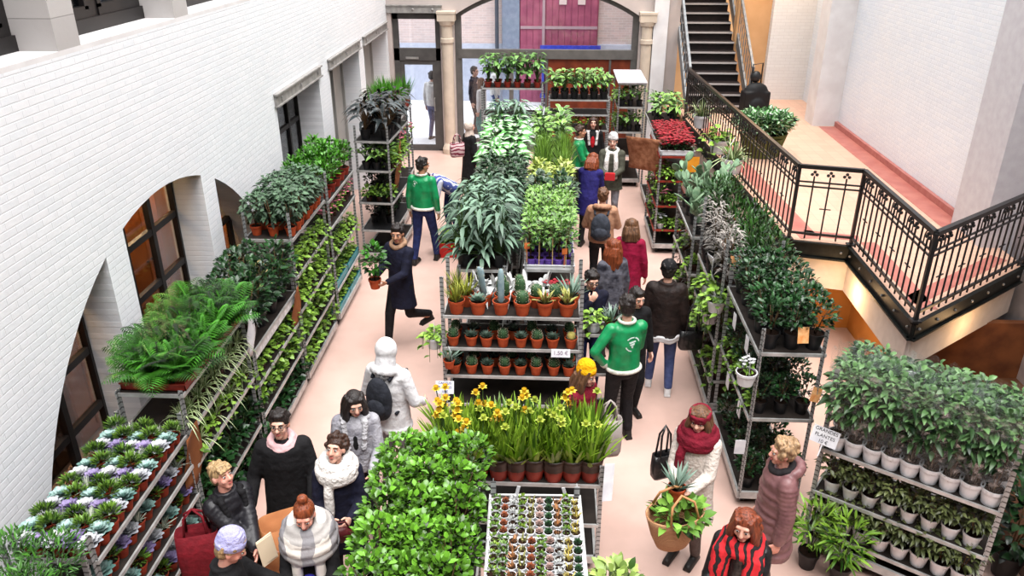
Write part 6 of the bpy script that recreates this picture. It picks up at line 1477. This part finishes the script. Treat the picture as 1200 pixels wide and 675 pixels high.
# prints on the bomber jackets: a broken ring with a bold mark inside
white_print = M('white_print', (214, 232, 222), (196, 220, 208), .7)
def ring(r0, r1, a0, a1, n=9):
    o = [(r1 * math.cos(a0 + (a1 - a0) * k / n), r1 * math.sin(a0 + (a1 - a0) * k / n)) for k in range(n + 1)]
    return [[o[k], o[k + 1], (o[k + 1][0] * r0 / r1, o[k + 1][1] * r0 / r1), (o[k][0] * r0 / r1, o[k][1] * r0 / r1)] for k in range(n)]
shp = ring(.84, 1, .25, 1.2) + ring(.84, 1, 1.35, 2.4) + ring(.84, 1, 3.5, 4.6) + [[(-.5, .35), (.35, .5), (.45, .3), (-.42, .12)], [(-.4, .05), (.3, .2), (.2, -.1), (-.3, -.15)], [(-.2, -.2), (.1, -.15), (.05, -.5), (-.12, -.5)]]
for k, (x, z, w) in (('P11', (.03, 1.27, .085)), ('P1', (-.07, 1.36, .05))):
    t, jo, (hdf, upf, s, HT) = PB[k]; patch(t, jo, (x * s, z * s), w, w, shp, white_print)

# ---- things people carry
def attach(k, off, z=None):
    t = PB[k][0]; R = Matrix.Rotation(t.rotation_euler[2], 3, 'Z'); s = PB[k][2][2]; p = R @ (V(off) * s) + V(t.location); return p, t.rotation_euler[2]
def backpack(k, lbl, c, sz=(.15, .085, .22), z=1.2, y=-.2):
    p, r = attach(k, (0, y, z)); s = PB[k][2][2]
    t = thing('backpack', lbl, 'backpack', p, r); m = MB()
    m.ball((0, -.02, 0), (sz[0], sz[1], sz[2]), 16, 12); m.ball((0, -.03, -.08), (sz[0] * .98, sz[1] * .95, sz[2] * .62), 14, 10); link('body', remesh('body', m, .012, 2, [c]), t)
    m = MB(); m.ball((0, -.085, -.07), (sz[0] * .7, .04, sz[2] * .45), 12, 8); m.obj('pocket', c, t, True)
    for sd in (1, -1):
        m = MB(); m.tube([(sd * .09, .03, sz[2] * .8), (sd * .11, .14, sz[2] * 1.05), (sd * .13, .3, sz[2] * .75), (sd * .14, .345, sz[2] * .1), (sd * .15, .28, -sz[2] * .5), (sd * .13, .05, -sz[2] * .75)], .018, 6); m.obj('strap', c, t, True)
    return t
backpack('P3', 'charcoal backpack on the white hooded jacket', cloth('charcoal_canvas', (46, 48, 56), (34, 36, 42)), (.14, .075, .24), 1.22, -.18)
backpack('P16', 'slate-grey backpack on the tan jacket', cloth('slate_canvas', (66, 70, 80), (50, 54, 62)))
def tote(lbl, loc, rz, c, w=.36, d=.12, h=.36, strap=.25, name='tote_bag', cat='bag'):
    t = thing(name, lbl, cat, loc, rz); m = MB(); n = 20; vs = []; fs = []
    for i, (z, k) in enumerate(((0, .82), (.1 * h, .95), (.5 * h, 1), (h, .93))):
        for j in range(n):
            a = 2 * PI * j / n; ca, sa = math.cos(a), math.sin(a); e = .45
            vs.append((w / 2 * k * math.copysign(abs(ca) ** e, ca), d / 2 * k * math.copysign(abs(sa) ** e, sa), z))
    for i in range(3):
        for j in range(n): fs.append((i * n + j, i * n + (j + 1) % n, (i + 1) * n + (j + 1) % n, (i + 1) * n + j))
    fs.append(tuple(reversed(range(n)))); m.add(vs, fs); o = m.obj('body', c, t, True); md = o.modifiers.new('s', 'SOLIDIFY'); md.thickness = .004
    if strap:
        for sd in (1, -1):
            m = MB(); m.tube([(-w * .25, sd * d * .4, h * .9), (-w * .2, sd * d * .2, h + strap * .7), (0, 0, h + strap), (w * .2, sd * d * .2, h + strap * .7), (w * .25, sd * d * .4, h * .9)], .01, 6); m.obj('strap', c, t, True)
    return t
tote('dark red tote bag beside the person in black puffer', (-2.64, 4.6, .62), .3, cloth('dark_red_canvas', (120, 20, 32)), .34, .16, .5, .2)
tote('large open brown paper bag standing between the shoppers by the rosettes', (-2.05, 4.86, .3), .5, kraft and M('brown_paper_bag', (190, 128, 84), (166, 106, 66), .8, .2, 5, bmp=.4, bs=9), .42, .26, .72, 0, 'paper_bag')
tote('black shoulder bag on the hip of the man in dark brown jacket', (1.72, 8.42, .66), .1, leather, .3, .12, .26, .35, 'shoulder_bag')
tote('grey plastic bag hanging beside the person in yellow beanie', (.62, 6.36, .62), .2, M('grey_bag', (176, 166, 160), (150, 140, 136), .6, .3, 7), .26, .12, .42, .2, 'carrier_bag')
tote('black handbag at the side of the woman in cream coat', (1.08, 5.92, .72), .4, leather, .22, .1, .26, .3, 'handbag')
tote('burgundy patterned bag on the arm of the woman in cream headscarf', (-1.84, 15.48, .95), .4, stripes('burgundy_pattern', (120, 34, 56), (200, 170, 170), 2, 14, .6), .3, .14, .28, .18, 'handbag')
# wicker basket with plant
def wicker():
    m, nt, bb = nodes('wicker'); t = nt.nodes.new('ShaderNodeTexCoord'); w = nt.nodes.new('ShaderNodeTexWave'); w.bands_direction = 'Z'; w.inputs['Scale'].default_value = 22; w.inputs['Distortion'].default_value = 3
    nt.links.new(t.outputs['Object'], w.inputs[0]); nt.links.new(mixc(nt, w.outputs['Fac'], lin((150, 100, 64)), lin((214, 168, 122))), bb.inputs['Base Color']); bump(nt, bb, w.outputs['Fac'], .6, .02); bb.inputs['Roughness'].default_value = .8; return m
wk = wicker(); t = thing('shopping_basket', 'woven straw basket with a leafy plant in it held by the woman in cream coat', 'basket', (1.09, 5.18, .62), .4)
m = MB(); m.lathe([(.0, 0), (.14, 0), (.19, .12), (.23, .27), (.25, .34), (.235, .34), (.215, .27), (.17, .1), (0, .02)], n=26, sx=1.05, sy=.72); m.obj('body', wk, t, True)
for sd in (1, -1):
    m = MB(); m.tube([(-.13, sd * .15, .33), (-.1, sd * .1, .48), (0, sd * .06, .54), (.1, sd * .1, .48), (.13, sd * .15, .33)], .011, 8); m.obj('handle', M('straw_handle', (190, 136, 90)), t, True)
fol('basketpl', bushy, [LM('fresh_leaf', (34, 104, 22), (146, 196, 80)), stem_m], 1, pk='brown_m', R=.21, H=.22, n=80, L=.13, w=.07, tilt=.4)
place('basketpl', 'leafy_houseplant', 'plant', 'fresh green leafy plant sticking out of the straw basket', (1.13, 5.16, .7), None, 1.0)
p, r = attach('P2', (0, .47, 1.04)); fol('carried', bushy, [L_fern, stem_m], 1, pk='terra_l', R=.14, H=.5, n=130, L=.09, w=.05, tilt=.3)
place('carried', 'leafy_houseplant', 'plant', 'tall leafy plant in terracotta pot carried by the man in navy coat', p, None, 1.0)
p, r = attach('P23', (-.03, .45, 1.05)); place('aloe', 'spiky_houseplant', 'plant', 'spiky grey-green plant held by the woman in cream coat', p, None, 1.1)
p, r = attach('P20', (-.01, .44, 1.1)); m = MB(); m.box((0, 0, 0), (.18, .06, .12)); m.box((0, 0, .065), (.16, .05, .012)); tag(m.obj('packet', M('red_packet', (196, 44, 50), None, .5), None, False, p, r), 'red packet in the hands of the person in olive parka', 'packet')
p, r = attach('P5', (0, .41, 1.06)); m = MB(); m.ball((0, 0, 0), (.1, .05, .075), 14, 8); m.tube([(-.07, 0, .05), (-.04, 0, .12), (.04, 0, .12), (.07, 0, .05)], .008, 6); tag(m.obj('purse', cloth('dark_red_leather', (84, 24, 28), None, .45), None, True, p, r), 'small dark red purse held by the woman in white scarf', 'purse')
p, r = attach('P7', (.0, .5, 1.13)); m = MB(); m.box((0, 0, 0), (.14, .012, .22), 0, (.2, 0, .1)); m.box((.01, .012, .01), (.13, .006, .2), 0, (.15, .05, .0)); tag(m.obj('leaflet', M('cream_paper', (226, 206, 176), None, .8), None, False, p, r), 'folded cream paper in the hand of the blond person in black puffer', 'paper')
p, r = attach('P8', (.0, .5, 1.06)); m = MB(); m.ball((0, 0, 0), (.12, .09, .06), 14, 8); m.ball((.13, .05, .0), (.09, .07, .05), 12, 8, 1); m.ball((-.12, .04, .01), (.07, .06, .05), 12, 8, 1); tag(m.obj('parcel', [M('white_cloth_wrap', (232, 230, 236), None, .8), M('cobalt_cloth', (48, 46, 150), None, .7)], None, True, p, r), 'white and cobalt-blue bundle held by the person in lavender beanie', 'bundle')
# red crate of plants on the floor far back
tray('crate', 'red plastic crate of plants on the floor beyond the emerald bomber jacket', (-1.63, 12.75, 0), (.5, .36), M('red_crate', (196, 40, 36), (176, 30, 28), .5), .1, None, .26)
for i in range(4): place('greens', 'leafy_houseplant', 'plant', 'leafy plant in the red crate, %s from its left side' % ORD[i], (-1.8 + i * .11, 12.75, .02), 'plants in the red crate', 1.5)
